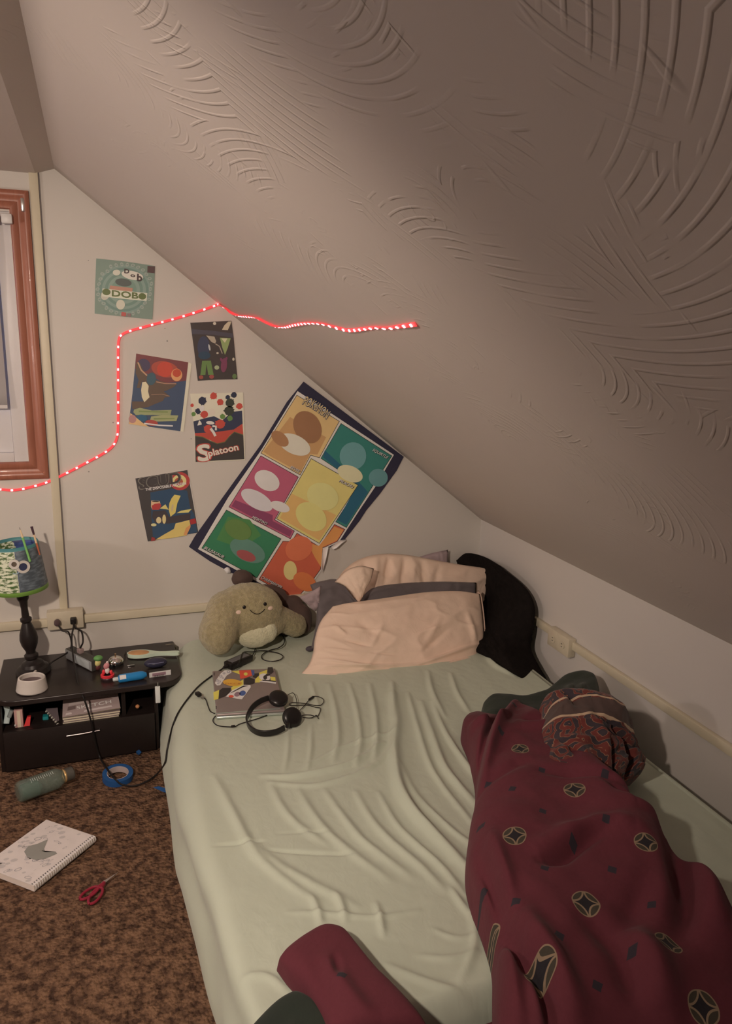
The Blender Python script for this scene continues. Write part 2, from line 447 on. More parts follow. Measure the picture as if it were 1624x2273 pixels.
# added fill light, slightly cooler, with an invented lamp body beyond the left edge
FL2 = Vector((-3.95, -1.25, 1.42))
fl2 = empty('added_fill_lamp', (FL2.x, FL2.y, 0), 'added fill lamp on a pole with an open metal shade, unseen at the far left', 'lamp')
MB().lathe([(0, 0), (.13, 0), (.13, .012), (.02, .024), (0, .024)], (FL2.x, FL2.y, 0), cap=False).build('lamp_base', MLM, fl2)
MB().tube([(FL2.x, FL2.y, .02), (FL2.x, FL2.y, 1.30)], .010, 12).build('pole', MLM, fl2)
MB().lathe([(.02, -.11), (.075, -.06), (.105, -.03), (.103, -.03), (.073, -.058), (.018, -.10)], FL2, cap=False).build('lamp_shade', MLM, fl2)
l2 = bpy.data.lights.new('fill_lamp_glow', 'POINT'); l2.energy = 32; l2.color = (1.0, .84, .76); l2.shadow_soft_size = .06
o = bpy.data.objects.new('fill_lamp_glow', l2); COL.objects.link(o); o.location = FL2+Vector((0, 0, .02))

# ------------------------------------------------------------------ bed
ZT = .305
RIDGES = [  # pixel polyline, width m, height m, asym
 ([(872, 1545), (880, 1600), (876, 1650), (878, 1700), (888, 1750), (915, 1800), (960, 1850), (1008, 1900), (1056, 1950)], .016, .020),
 ([(935, 1560), (962, 1640), (985, 1700), (1015, 1740), (1060, 1790)], .013, .013),
 ([(960, 1560), (990, 1630), (1030, 1690), (1060, 1730)], .010, .010),
 ([(905, 1540), (925, 1610), (950, 1690), (985, 1750), (1050, 1830)], .010, .009),
 ([(890, 1700), (920, 1760), (965, 1810), (1010, 1850), (1055, 1880)], .010, .007),
 ([(850, 1650), (790, 1690), (720, 1712), (640, 1725), (585, 1722)], .011, .011),
 ([(875, 1660), (820, 1705), (760, 1730), (690, 1745), (600, 1738)], .010, .008),
 ([(880, 1625), (820, 1640), (760, 1660), (700, 1690), (660, 1715)], .010, .007),
 ([(730, 1520), (745, 1580), (750, 1640), (740, 1690)], .011, .008),
 ([(775, 1520), (790, 1570), (800, 1640), (790, 1700)], .010, .008),
 ([(820, 1520), (832, 1580), (836, 1640), (830, 1690)], .011, .010),
 ([(690, 1610), (690, 1660), (682, 1710)], .008, .005),
 ([(640, 1620), (638, 1670), (630, 1715)], .008, .004),
 ([(600, 1740), (625, 1790), (660, 1830), (720, 1870)], .012, .006),
 ([(660, 1750), (690, 1800), (730, 1850), (790, 1900), (860, 1950)], .013, .007),
 ([(720, 1755), (760, 1810), (800, 1860), (850, 1900), (910, 1945)], .012, .007),
 ([(790, 1760), (825, 1820), (870, 1870), (930, 1920), (985, 1975)], .012, .008),
 ([(840, 1760), (880, 1830), (930, 1880), (985, 1930), (1030, 1985)], .010, .008),
 ([(475, 1725), (500, 1770), (530, 1830), (570, 1900), (640, 1960), (700, 2000)], .014, .008),
 ([(560, 1870), (620, 1920), (700, 1965), (790, 2010)], .014, .006),
 ([(690, 1990), (705, 2020), (712, 2050)], .009, .007),
 ([(745, 1985), (760, 2015), (765, 2045)], .009, .008),
 ([(835, 2005), (845, 2040), (850, 2075)], .008, .007),
 ([(640, 2026), (720, 2028), (830, 2035), (930, 2020)], .007, .005),
 ([(475, 1877), (530, 1872), (585, 1867)], .005, -.006),
 ([(590, 1886), (680, 1892), (785, 1896)], .005, -.006),
 ([(615, 1850), (680, 1846), (735, 1848)], .005, -.003),
 ([(1045, 2010), (1054, 2060), (1050, 2110), (1020, 2180)], .010, .006),
 ([(930, 2120), (1000, 2125), (1060, 2110)], .008, .005),
 ([(860, 2140), (930, 2170), (1020, 2200), (1090, 2215)], .010, .006),
 ([(960, 2060), (1010, 2080), (1060, 2075)], .008, .004),
 ([(520, 2175), (560, 2165), (600, 2170), (640, 2200)], .009, .006),
 ([(950, 1490), (960, 1540), (985, 1590)], .011, .011),
 ([(1000, 1495), (1015, 1540), (1040, 1580)], .010, .009),
 ([(1075, 1450), (1100, 1480), (1140, 1500)], .012, .012),
 ([(870, 1515), (872, 1550), (870, 1600)], .012, .010),
 ([(690, 1515), (700, 1550), (715, 1600)], .010, .006),
 ([(1000, 1970), (1020, 2000), (1045, 2035)], .009, .007),
]
def poly_dist(X, Y, pts):
    """distance to a polyline and signed side, vectorised"""
    best = np.full(X.shape, 9.0); T = np.zeros(X.shape); n = len(pts)-1
    for i in range(n):
        ax, ay = pts[i][0], pts[i][1]; dx, dy = pts[i+1][0]-ax, pts[i+1][1]-ay; L2 = dx*dx+dy*dy+1e-12
        t = np.clip(((X-ax)*dx+(Y-ay)*dy)/L2, 0, 1); d = np.hypot(X-ax-t*dx, Y-ay-t*dy)
        k = d < best; best = np.where(k, d, best); T = np.where(k, (i+t)/n, T)
    return best, T
def np_noise(X, Y, s, seed):
    out = np.zeros(X.shape); it = np.nditer([X, Y, out], op_flags=[['readonly'], ['readonly'], ['writeonly']])
    for a, b, o_ in it: o_[...] = mnoise.noise(Vector((float(a)*s, float(b)*s, seed)))
    return out
def sheet_height(X, Y):
    H = np.zeros(X.shape)
    for px, w, a in RIDGES:
        pts = [P(u, v, z=ZT) for u, v in px]; pts = cr(pts, 4)
        d, T = poly_dist(X, Y, pts)
        H += 1.25*a*np.exp(-(d/w)**2)*np.sin(PI*np.clip(.06+.88*T, 0, 1))**.7
    n1 = np_noise(X, Y, 2.2, 1.0); n2 = np_noise(X+.15*n1, Y*.35+.3*n1, 16, 4.0); n3 = np_noise(X, Y, 40, 6.0)
    H += .006*n1 + .0030*n2*(np.clip(X+1.45, 0, 1)) + .0007*n3
    return H
def bed():
    root = empty('bed', (-.84, -1.02, 0), 'low queen bed in a pale green fitted sheet pushed into the corner', 'bed')
    NY = 400; ys = np.linspace(-.012, -2.075, NY)
    nl, nt, nr = 40, 300, 14
    rows_x = []; rows_z = []; cols = nl+nt+nr
    X = np.zeros((NY, cols)); Z = np.zeros((NY, cols)); W = np.zeros((NY, cols)); SX = np.zeros((NY, cols))
    for i, y in enumerate(ys):
        t = -y
        xt = np.interp(t, [0, .4, .85, 1.3, 2.1], [-1.385, -1.42, -1.49, -1.515, -1.50])
        xb = np.interp(t, [0, .25, .5, 1.2, 1.7, 2.1], [-1.53, -1.585, -1.597, -1.612, -1.585, -1.56])
        n = np.interp(t, [0, .5, 1.0, 2.1], [2.2, 2.8, 3.6, 4.2])
        zt = ZT-.10*max(0, 1-abs(t-0)/.03)**2-.06*max(0, 1-(2.075-t)/.04)**2
        th = np.linspace(0, PI/2, nl, endpoint=False)
        X[i, :nl] = xt-(xt-xb)*np.cos(th)**(2/n); Z[i, :nl] = .01+(zt-.01)*np.sin(th)**(2/n)
        xs = np.linspace(xt, -.13, nt); X[i, nl:nl+nt] = xs; Z[i, nl:nl+nt] = zt; W[i, nl:nl+nt] = 1
        th = np.linspace(0, PI/2, nr); xr = -.075 - .02*min(1, t/1.0)
        X[i, nl+nt:] = -.13+(xr+.13)*np.sin(th)**.5; Z[i, nl+nt:] = .08+(zt-.08)*np.cos(th)**.5
        W[i, :nl] = np.linspace(0, 1, nl)**2
    Y = np.repeat(ys[:, None], cols, 1)
    H = sheet_height(X, Y)
    Z += H*W
    # drape on the side: long soft folds that run along the bed's edge
    side = 1-np.clip(W, 0, 1); side[:, nl+nt:] = 0
    fold = .012*np.sin(Z*34+2.2*np_noise(Y*1.0, Z*1.0, 1.6, 2.0)*2+Y*1.2)+.012*np_noise(Y, Z*3, 4, 8.0)
    X += -fold*side*.8
    ed = np.exp(-((X+1.50)/.05)**2)*(Y < -.6)
    Z += ed*.004*np_noise(Y, X, 9, 3.0)
    # rounded head and foot ends
    m = MB(); G = [[(X[i, j], Y[i, j], Z[i, j]) for j in range(cols)] for i in range(NY)]
    foot = [(X[-1, j], -2.085, min(.02, Z[-1, j])) for j in range(cols)]; mid = [(X[-1, j], -2.09, Z[-1, j]*.6) for j in range(cols)]
    head = [(X[0, j], -.008, min(.02, Z[0, j])) for j in range(cols)]
    m.grid([head]+G+[mid, foot])
    s = NT('green_sheet'); co = s.coord(); n = s.noise(co, 2.0, 3)
    s.base(s.mix(n, A(138, 132, 111), A(144, 138, 117))); s.b.inputs['Roughness'].default_value = .8; s.b.inputs['Sheen Weight'].default_value = .15
    w1 = s.noise(s.mapping(co, scale=(3.5, 2.0, 1), rot=(0, 0, .45)), 6, 3, .5, 1.8)
    h = s.math('ADD', s.math('MULTIPLY', w1, 1.0), s.math('MULTIPLY', s.noise(co, 500, 1), .02))
    s.bump(h, .10, .012)
    fs_ = m.build('fitted_sheet', s.m, root, auto=None)
    MB().bx(-1.48, -.14, -2.03, -.05, .03, .27, bev=.03).build('mattress', M('mattress_white', (.7, .68, .64), .8), root)
    return fs_
SHEET = bed()

# ------------------------------------------------------------------ paper on the wall
NB = Vector((0, -1, 0))
class Sheet:
    """a printed sheet lying on the back wall; coordinates in the photo, read off through (ox, oy, s)"""
    def __init__(s, ox, oy, sc, off=.003, curl=None):
        s.ox, s.oy, s.sc, s.off, s.k, s.curl = ox, oy, sc, off, 0, curl
        s.m = MB(); s.mats = []
    def w(s, p, lift=0.0):
        q = P(s.ox+p[0]/s.sc, s.oy+p[1]/s.sc, y=-s.off)
        return Vector((q.x, -s.off-lift, q.z))
    def mat(s, c, k=1.0):
        nm = 'print_%d_%d_%d' % tuple(int(v) for v in c)
        c = (c[0], c[1], c[2]*.92); g = sum(c)/3; mt = M(nm, A(*[.80*v+.20*g for v in c], k*.80), .45, var=.07, vs=14)
        if mt not in s.mats: s.mats.append(mt)
        s.m.mi = s.mats.index(mt)
    def poly(s, c, pts, new=True):
        s.mat(c)
        if new: s.k += 1
        L = .0001*s.k
        if s.k == 1 and new:
            q = [s.w(p, L) for p in pts]; s.m.prism(q, (0, s.off-.0006, 0))
        else: s.m.mesh([s.w(p, L) for p in pts], [tuple(range(len(pts)))])
        return s
    def el(s, c, cx, cy, rx, ry, rot=0, n=28, new=True):
        a = math.radians(rot)
        return s.poly(c, [(cx+rx*math.cos(t)*math.cos(a)-ry*math.sin(t)*math.sin(a), cy+rx*math.cos(t)*math.sin(a)+ry*math.sin(t)*math.cos(a)) for t in [2*PI*i/n for i in range(n)]], new)
    def splat(s, c, cx, cy, r, seed=0, new=True):
        rnd = random.Random(seed); return s.poly(c, [(cx+r*q*math.cos(t), cy+r*q*math.sin(t)) for t, q in [(2*PI*i/26, 1+rnd.choice((0, .04, .1, .3)) *(i % 2)) for i in range(26)]], new)
    def ring(s, c, cx, cy, rx, ry, wd, a0=0, a1=360, n=40, new=True):
        s.mat(c)
        if new: s.k += 1
        L = .0001*s.k; vs = []
        for i in range(n+1):
            t = math.radians(a0+(a1-a0)*i/n)
            vs += [s.w((cx+(rx-wd)*math.cos(t), cy+(ry-wd)*math.sin(t)), L), s.w((cx+rx*math.cos(t), cy+ry*math.sin(t)), L)]
        s.m.mesh(vs, [(2*i, 2*i+1, 2*i+3, 2*i+2) for i in range(n)]); return s
    def line(s, c, pts, wd, new=True):
        s.mat(c)
        if new: s.k += 1
        L = .0001*s.k; n = len(pts); vs = []
        for i, p in enumerate(pts):
            a = Vector(pts[max(0, i-1)]); b = Vector(pts[min(n-1, i+1)]); d = (b-a).normalized(); q = Vector((-d.y, d.x))*wd/2
            vs += [s.w(Vector(p)+q, L), s.w(Vector(p)-q, L)]
        s.m.mesh(vs, [(2*i, 2*i+1, 2*i+3, 2*i+2) for i in range(n-1)]); return s
    def text(s, c, body, p0, p1, h, off=0.0, shear=0.0, arc=0.0):
        s.mat(c); s.k += 1; L = .0001*s.k
        a, b = s.w(p0), s.w(p1); d = Vector(p1)-Vector(p0); up = Vector((d.y, -d.x)).normalized()*h
        c_ = s.w(Vector(p0)+up); hh = (c_-a).length; ar = arc*hh/h if h else 0
        if off:     # thickened lettering: the word again, shifted a hair each way
            for i in range(6):
                t_ = 2*PI*i/6; sh = (b-a).normalized()*math.cos(t_)*off*hh*1.1+(c_-a).normalized()*math.sin(t_)*off*hh*1.1
                add_text(s.m, body, a+sh, b+sh, hh, c_-a, NB*(L-.00001*(i+1)), 0, shear, ar)
        add_text(s.m, body, a, b, hh, c_-a, NB*L, 0, shear, ar); return s
    def done(s, name, parent=None):
        bm = s.m.b
        if s.curl:
            for v in bm.verts: v.co.y -= s.curl(v.co.x, v.co.z)
        o = s.m.build(name, s.mats, parent, smooth=False); return o
def inset(pts, d):
    """shrink a polygon by d (offset along mitred corners)"""
    n = len(pts); A_ = sum(pts[i][0]*pts[(i+1) % n][1]-pts[(i+1) % n][0]*pts[i][1] for i in range(n)); sg = 1 if A_ > 0 else -1; out = []
    for i in range(n):
        p, q, r = Vector(pts[i-1]), Vector(pts[i]), Vector(pts[(i+1) % n])
        a = (q-p).normalized(); b = (r-q).normalized(); na = Vector((-a.y, a.x))*sg; nb = Vector((-b.y, b.x))*sg
        mt = (na+nb); mt = mt/max(.35, mt.length_squared)*2
        out.append(tuple(q+mt*d*.5*1.0) if mt.length < 3 else tuple(q+na*d))
    return out

# big poster ------------------------------------------------------------
big = empty('wall_poster', P(660, 1090, y=0), 'large tilted poster of six coloured panels in a navy border, torn at its lower right', 'poster')
s = Sheet(400, 820, 3.123, off=.004)
NAVY = (44, 38, 58)
s.poly(NAVY, [(855, 85), (1548, 605), (1500, 700), (1385, 860), (1290, 975), (1245, 1045), (1195, 1110), (1130, 1190), (1060, 1232), (985, 1240), (978, 1385), (900, 1500), (800, 1610), (600, 1528), (330, 1398), (205, 1330), (60, 1230), (100, 1160), (300, 880), (560, 520), (740, 225)])
WH = (196, 184, 168)
s.poly(WH, [(812, 150), (1480, 592), (1360, 800), (1235, 985), (1100, 1195), (1010, 1238), (985, 1242), (980, 1390), (905, 1500), (800, 1606), (780, 1606), (122, 1245), (330, 890), (560, 560), (750, 250)])
def panel(col, pts, col2=None):
    s.poly((38, 30, 34), inset(pts, 6)); s.poly(col, inset(pts, 13))
panel((205, 156, 98), [(806, 172), (1108, 358), (966, 618), (905, 600), (832, 738), (552, 582)])
s.poly((186, 128, 78), [(760, 330), (1010, 470), (950, 590), (900, 585), (830, 715), (620, 600), (575, 570)])
panel((46, 112, 104), [(1112, 368), (1472, 598), (1152, 1102), (1070, 1058), (1238, 796), (968, 618)])
s.poly((34, 84, 110), [(1000, 560), (1220, 760), (1300, 850), (1150, 1078), (1090, 1045), (1225, 800), (990, 610)])
panel((176, 72, 98), [(556, 592), (824, 744), (660, 1040), (796, 1118), (764, 1180), (330, 955)])
s.poly((132, 52, 84), [(380, 905), (640, 1010), (640, 1050), (775, 1120), (758, 1160), (355, 948)])
panel((228, 170, 92), [(905, 612), (1238, 800), (964, 1212), (660, 1036)])
s.poly((212, 148, 80), [(770, 860), (1080, 1010), (962, 1185), (690, 1030)])
panel((48, 112, 76), [(318, 968), (704, 1172), (532, 1450), (142, 1240)])
s.poly((70, 118, 62), [(330, 1020), (480, 1040), (560, 1150), (420, 1240), (250, 1180)])
panel((192, 76, 50), [(708, 1185), (768, 1188), (806, 1128), (962, 1222), (1066, 1068), (1146, 1106), (1090, 1195), (1000, 1236), (982, 1240), (976, 1385), (900, 1492), (795, 1602), (538, 1456)])
s.poly((204, 122, 58), [(880, 1200), (960, 1222), (1066, 1088), (1130, 1112), (1085, 1185), (985, 1232), (974, 1370), (930, 1300)])
# plain rounded shapes stand in for the printed figures
s.el((148, 94, 62), 880, 400, 92, 118, -30); s.el((212, 190, 158), 790, 520, 118, 66, 25); s.el((162, 104, 66), 690, 480, 70, 42, 40)
s.el((92, 136, 140), 1195, 600, 92, 96, 10); s.el((204, 180, 138), 1175, 722, 92, 54, 22); s.el((86, 128, 132), 1370, 750, 66, 62)
s.el((196, 176, 178), 600, 770, 92, 66, 30); s.el((190, 170, 174), 530, 905, 122, 58, 30); s.el((198, 180, 180), 690, 950, 70, 34, 20)
s.el((234, 182, 106), 985, 880, 112, 92, 25); s.el((230, 176, 98), 905, 1020, 118, 88, 40)
s.el((84, 118, 104), 465, 1255, 130, 74, 25); s.el((92, 116, 56), 400, 1110, 96, 66, 25); s.el((156, 66, 66), 455, 1290, 70, 34, 22)
s.el((206, 92, 56), 820, 1240, 96, 82, -30); s.el((208, 168, 100), 760, 1392, 46, 66); s.el((206, 98, 48), 860, 1470, 84, 60, 30)
for t, a, b, h in (('EEVEE', (757, 682), (822, 716), 20), ('SQUIRTLE', (1328, 562), (1432, 620), 20), ('PIKACHU', (1096, 776), (1192, 824), 22),
                   ('MEWTWO', (492, 1030), (594, 1078), 22), ('BULBASAUR', (160, 1240), (294, 1308), 22), ('CHARMANDER', (556, 1446), (694, 1518), 22)):
    s.text((50, 40, 40), t, (a[0]+3, a[1]+4), (b[0]+3, b[1]+4), h, .02, .25); s.k += 2; s.text((222, 208, 184), t, a, b, h, .01, .25)
s.text((58, 62, 92), 'POKéMON', (842, 240), (1008, 344), 66, .045, 0, 10); s.text((200, 160, 104), 'POKéMON', (842, 238), (1008, 342), 64, .004, 0, 10)
s.done('printed_sheet', big)
m = MB()
pa = [(1142, 1180), (1100, 1190), (1065, 1222), (1040, 1230), (1062, 1246), (1078, 1240)]
w0 = lambda p, l: P(400+p[0]/3.123, 820+p[1]/3.123, y=-.006-l)
m.grid([[w0((1146, 1176), .001), w0((1104, 1186), .002), w0((1066, 1214), .003), w0((1044, 1230), .004)],
        [w0((1150, 1182), .008), w0((1112, 1200), .016), w0((1076, 1228), .018), w0((1054, 1242), .016)],
        [w0((1146, 1188), .014), w0((1116, 1208), .026), w0((1086, 1236), .030), w0((1062, 1248), .024)]])
o = m.build('curled_corner', M('paper_back', A(205, 192, 172), .6), big, auto=None); o['label'] = 'white curled back of the torn corner'
sm = o.modifiers.new('s', 'SOLIDIFY'); sm.thickness = .0006
m = MB()
m.grid([[w0((988, 1238), .001), w0((984, 1300), .001), w0((980, 1380), .001)], [w0((1012, 1232), .012), w0((1002, 1310), .016), w0((986, 1392), .010)], [w0((1026, 1234), .020), w0((1008, 1320), .026), w0((984, 1410), .016)]])
o = m.build('torn_edge', M('paper_back', A(205, 192, 172), .6), big, auto=None); o['label'] = 'pale torn edge lifting off the wall'
sm = o.modifiers.new('s', 'SOLIDIFY'); sm.thickness = .0006
m = MB()
m.grid([[w0((300, 1385), .001), w0((322, 1370), .001), w0((340, 1375), .001)], [w0((322, 1412), .010), w0((345, 1412), .012), w0((350, 1400), .008)]])
o = m.build('torn_edge', M('paper_back', A(205, 192, 172), .6), big, auto=None); sm = o.modifiers.new('s', 'SOLIDIFY'); sm.thickness = .0006

# square green print ---------------------------------------------------
s = Sheet(190, 560, 9.553)
s.poly((112, 122, 110), [(225, 130), (860, 198), (1470, 290), (1448, 860), (1415, 1425), (800, 1362), (190, 1300), (200, 720)])
for r, c in ((640, (118, 130, 122)), (585, (100, 118, 108)), (520, (120, 132, 122)), (450, (102, 120, 108)), (380, (122, 134, 122)), (300, (108, 126, 112))):
    s.el(c, 810, 790, r*.9 if r < 600 else 560, r*.80 if r < 600 else 520)
rnd = random.Random(3)
for i in range(30):
    t = 2*PI*i/30; rr_ = 560+rnd.uniform(-15, 40); x, y = 825+rr_*math.cos(t)*.98, 780+rr_*math.sin(t)*.92
    if 250 < x < 1410 and 200 < y < 1320:
        s.el((140, 140, 130), x, y, 46, 34, rnd.uniform(0, 180), 12, new=(i == 0)); s.k += 1; s.el((116, 124, 116), x, y, 22, 14, 0, 10, False); s.k -= 1
s.k += 1
s.poly((84, 56, 56), [(1312, 288), (1468, 300), (1460, 445), (1306, 430)])
s.el((190, 172, 156), 655, 430, 80, 62); s.el((196, 180, 164), 990, 490, 235, 92, 12); s.el((82, 82, 78), 800, 640, 175, 82, 8); s.el((186, 168, 150), 740, 1110, 92, 105); s.el((176, 158, 142), 420, 900, 90, 120, 30)
s.poly((176, 112, 92), [(520, 705), (1000, 760), (985, 850), (500, 790)])
s.line((190, 176, 158), [(350, 850), (820, 905), (1300, 950)], 170)
s.el((92, 98, 52), 440, 842, 88, 68, 6); s.el((92, 98, 52), 1200, 935, 82, 68, 6)
s.text((92, 98, 52), 'DOB', (560, 928), (1110, 985), 128, .05)
for t, x, y, h in (('D', 822, 440, 92), ('o', 950, 516, 74), ('b', 1092, 602, 150)): s.text((70, 52, 52), t, (x, y), (x+96, y+12), h, .05)
s.poly((176, 70, 64), [(760, 1265), (860, 1280), (852, 1362), (752, 1350)]); s.poly((128, 96, 96), [(880, 1290), (960, 1300), (952, 1370), (872, 1358)], False)
o = s.done('art_print'); tag(o, 'square grey-green print with a green word and rings, highest of the pictures on the wall', 'art print')

# small dark page ------------------------------------------------------
s = Sheet(410, 700, 12.49)
s.poly((66, 54, 52), [(155, 205), (700, 180), (1290, 150), (1350, 600), (1400, 1150), (1460, 1770), (900, 1782), (360, 1812), (310, 1400), (250, 900)])
s.poly((72, 64, 74), [(190, 380), (800, 430), (1320, 500), (1335, 620), (800, 540), (200, 520)])
s.poly((182, 158, 132), [(1200, 175), (1288, 168), (1260, 260), (1190, 410), (1030, 400), (1100, 270)]); s.el((186, 166, 150), 825, 225, 44, 44)
s.poly((160, 138, 120), [(590, 555), (820, 590), (870, 720), (840, 780), (740, 740)]); s.line((150, 128, 112), [(850, 790), (960, 860), (1040, 1060)], 26)
s.el((58, 58, 80), 520, 880, 170, 300); s.el((46, 62, 82), 540, 1110, 170, 110)
s.poly((96, 118, 62), [(480, 1262), (720, 1255), (800, 1655), (650, 1650), (600, 1345), (570, 1650), (430, 1655)])
s.el((150, 66, 52), 450, 1715, 62, 52); s.el((150, 62, 58), 742, 1700, 66, 56)
s.poly((132, 142, 84), [(970, 620), (1270, 635), (1190, 900), (1112, 1095), (1040, 900)]); s.poly((188, 172, 136), [(1010, 640), (1180, 640), (1110, 760)])
s.el((118, 52, 76), 1085, 1380, 86, 200, 6); s.el((118, 52, 80), 1010, 1230, 34, 60, -20); s.el((118, 52, 80), 1145, 1210, 34, 60, 20)
s.el((168, 160, 160), 680, 890, 26, 90, -12); s.el((150, 150, 112), 885, 1445, 66, 60); s.el((178, 156, 140), 905, 1045, 34, 26); s.el((184, 160, 140), 1345, 1215, 32, 44); s.el((92, 108, 62), 1375, 1690, 62, 70)
o = s.done('comic_page'); tag(o, 'small dark page with green and magenta shapes right under the red light strip', 'page')

# magazine page with red and brown shapes --------------------------------
s = Sheet(280, 780, 10.827)
s.poly((196, 176, 156), [(240, 50), (860, 150), (1490, 258), (1572, 300), (1475, 1100), (1382, 1930), (700, 1840), (60, 1742), (150, 1000)])
s.poly((62, 70, 96), [(240, 52), (1490, 260), (1400, 1080), (1300, 1920), (680, 1830), (60, 1740), (150, 1000)])
s.poly((118, 56, 58), [(240, 52), (1490, 260), (1442, 700), (1200, 740), (900, 760), (560, 560), (215, 420)])
s.el((74, 60, 82), 420, 330, 160, 150, 30); s.el((166, 64, 50), 930, 430, 330, 190, 12); s.el((190, 58, 42), 930, 430, 190, 185); s.el((216, 130, 78), 1212, 565, 132, 150); s.el((188, 62, 40), 1215, 520, 102, 96)
s.poly((96, 72, 60), [(245, 250), (330, 280), (430, 500), (560, 640), (760, 700), (1000, 760), (1222, 775), (1150, 850), (960, 945), (900, 960), (1062, 1088), (920, 1110), (880, 1190), (700, 1260), (520, 1340), (150, 1385), (135, 1200), (400, 1205), (560, 1090), (500, 800), (380, 720), (330, 880), (250, 875), (300, 690), (225, 520)])
s.line((176, 126, 94), [(280, 260), (360, 450), (500, 580)], 34); s.line((168, 112, 88), [(720, 730), (920, 770), (1200, 775)], 22, False); s.line((150, 104, 84), [(600, 1045), (850, 1025), (1040, 1075)], 14, False)
s.poly((210, 172, 138), [(385, 742), (470, 730), (540, 830), (525, 960), (560, 1100), (435, 1222), (375, 1100), (358, 930)])
s.el((62, 80, 92), 602, 660, 112, 152, 8)
s.poly((140, 136, 92), [(190, 1395), (330, 1355), (620, 1420), (1090, 1405), (1060, 1545), (640, 1530), (230, 1530), (170, 1460)]); s.poly((150, 142, 96), [(600, 1560), (900, 1530), (1250, 1540), (1205, 1675), (560, 1690)])
s.poly((116, 122, 70), [(300, 1420), (1000, 1440), (1000, 1470), (300, 1460)]); s.poly((120, 124, 72), [(660, 1600), (1160, 1600), (1160, 1625), (660, 1640)], False)
s.el((48, 82, 110), 380, 1600, 130, 80, 10); s.poly((206, 150, 98), [(62, 1740), (100, 1480), (240, 1590), (400, 1720), (560, 1815)]); s.el((168, 108, 104), 150, 1625, 92, 100); s.el((168, 58, 52), 610, 1715, 150, 70, 8); s.line((214, 196, 184), [(430, 1730), (800, 1775), (1120, 1790)], 34)
o = s.done('magazine_page'); tag(o, 'tilted magazine page with red, brown and blue shapes, nearest the upright run of red lights', 'page')

# page with the ink blots ----------------------------------------------
s = Sheet(410, 860, 10.827)
s.poly((202, 180, 156), [(130, 150), (760, 142), (1400, 120), (1425, 900), (1452, 1745), (800, 1775), (250, 1795), (235, 1000), (170, 560)])
s.poly((52, 52, 74), [(205, 820), (480, 740), (700, 690), (900, 790), (1130, 590), (1375, 556), (1390, 880), (1180, 1030), (920, 1060), (560, 1115), (240, 1102)])
s.poly((182, 58, 46), [(240, 1100), (560, 1085), (920, 1050), (1180, 1010), (1385, 870), (1405, 1140), (1200, 1065), (1080, 1150), (960, 1305), (780, 1345), (430, 1190), (245, 1168)])
s.poly((64, 54, 52), [(245, 1166), (430, 1190), (600, 1280), (780, 1352), (960, 1315), (1080, 1170), (1180, 1072), (1405, 1150), (1430, 1725), (800, 1755), (258, 1790)])
s.line((96, 88, 52), [(245, 1168), (430, 1192), (600, 1282), (780, 1350), (960, 1312), (1080, 1168), (1190, 1070), (1400, 1140)], 20)
for i, (x, y, r, c) in enumerate(((420, 320, 92, 0), (320, 570, 66, 0), (1180, 180, 66, 0), (1030, 236, 52, 0), (850, 352, 74, 1), (690, 205, 78, 1), (1310, 450, 72, 1), (175, 430, 40, 1), (850, 880, 108, 1), (470, 645, 86, 1), (1080, 370, 100, 3), (1060, 560, 110, 3), (1085, 740, 62, 2), (905, 700, 60, 2), (210, 640, 50, 2), (560, 1000, 96, 1))):
    s.splat(((46, 46, 66), (188, 60, 48), (92, 120, 56), (58, 58, 50))[c], x, y, r, i, new=(i % 4 == 0))
s.el((208, 188, 170), 412, 505, 56, 76, 10); s.el((200, 172, 156), 640, 590, 92, 86); s.el((204, 184, 168), 610, 850, 100, 40, 5); s.poly((204, 182, 164), [(300, 915), (345, 780), (400, 850), (405, 895)]); s.line((208, 186, 168), [(620, 985), (690, 1080), (735, 1170)], 62); s.line((208, 186, 168), [(660, 930), (745, 935), (745, 1030)], 52, False)
s.text((180, 56, 46), 'S', (318, 1770), (640, 1738), 400, .08); s.text((216, 186, 160), 'S', (335, 1764), (618, 1736), 384, .05)
s.text((180, 56, 46), 'platoon', (570, 1668), (1300, 1500), 175, .07, 0, 6); s.text((216, 186, 160), 'platoon', (580, 1662), (1286, 1500), 160, .035, 0, 6)
o = s.done('game_poster'); tag(o, 'portrait page of red and navy ink blots with a big white word at the bottom', 'poster')

# comic cover -----------------------------------------------------------
s = Sheet(290, 1030, 10.15)
s.poly((202, 188, 168), [(110, 326), (1280, 134), (1340, 420), (1536, 1540), (1480, 1560), (385, 1748)])
s.poly((68, 58, 58), [(105, 325), (700, 228), (1275, 135), (1400, 830), (1525, 1545), (950, 1645), (385, 1745), (240, 1030)])
s.poly((46, 66, 94), [(440, 640), (900, 560), (1270, 600), (1340, 980), (1430, 1130), (1500, 1535), (1240, 1590), (620, 1690), (500, 1640), (470, 1240)])
s.el((176, 52, 50), 1105, 385, 225, 205); s.el((214, 172, 108), 1095, 385, 158, 145); s.el((166, 70, 50), 1080, 400, 96, 90)
s.text((112, 98, 90), 'SCUD', (195, 572), (1145, 418), 262, .05, .08); s.text((66, 54, 54), 'SCUD', (212, 560), (1130, 410), 240, .02, .08)
s.text((206, 196, 186), 'THE DISPOSABLE ASSASSIN', (340, 606), (1255, 462), 62, .03, .15)
s.poly((214, 168, 78), [(985, 690), (1125, 712), (1050, 880), (1005, 1100), (895, 1188), (855, 1020), (870, 880), (920, 770)])
s.el((186, 152, 110), 938, 985, 24, 86, 8)
s.poly((206, 150, 112), [(460, 822), (650, 830), (680, 930), (620, 1030), (490, 1032), (455, 960)]); s.poly((176, 48, 48), [(470, 940), (540, 895), (650, 880), (690, 930), (640, 1028), (490, 1032)]); s.el((58, 46, 46), 560, 842, 84, 14, 3)
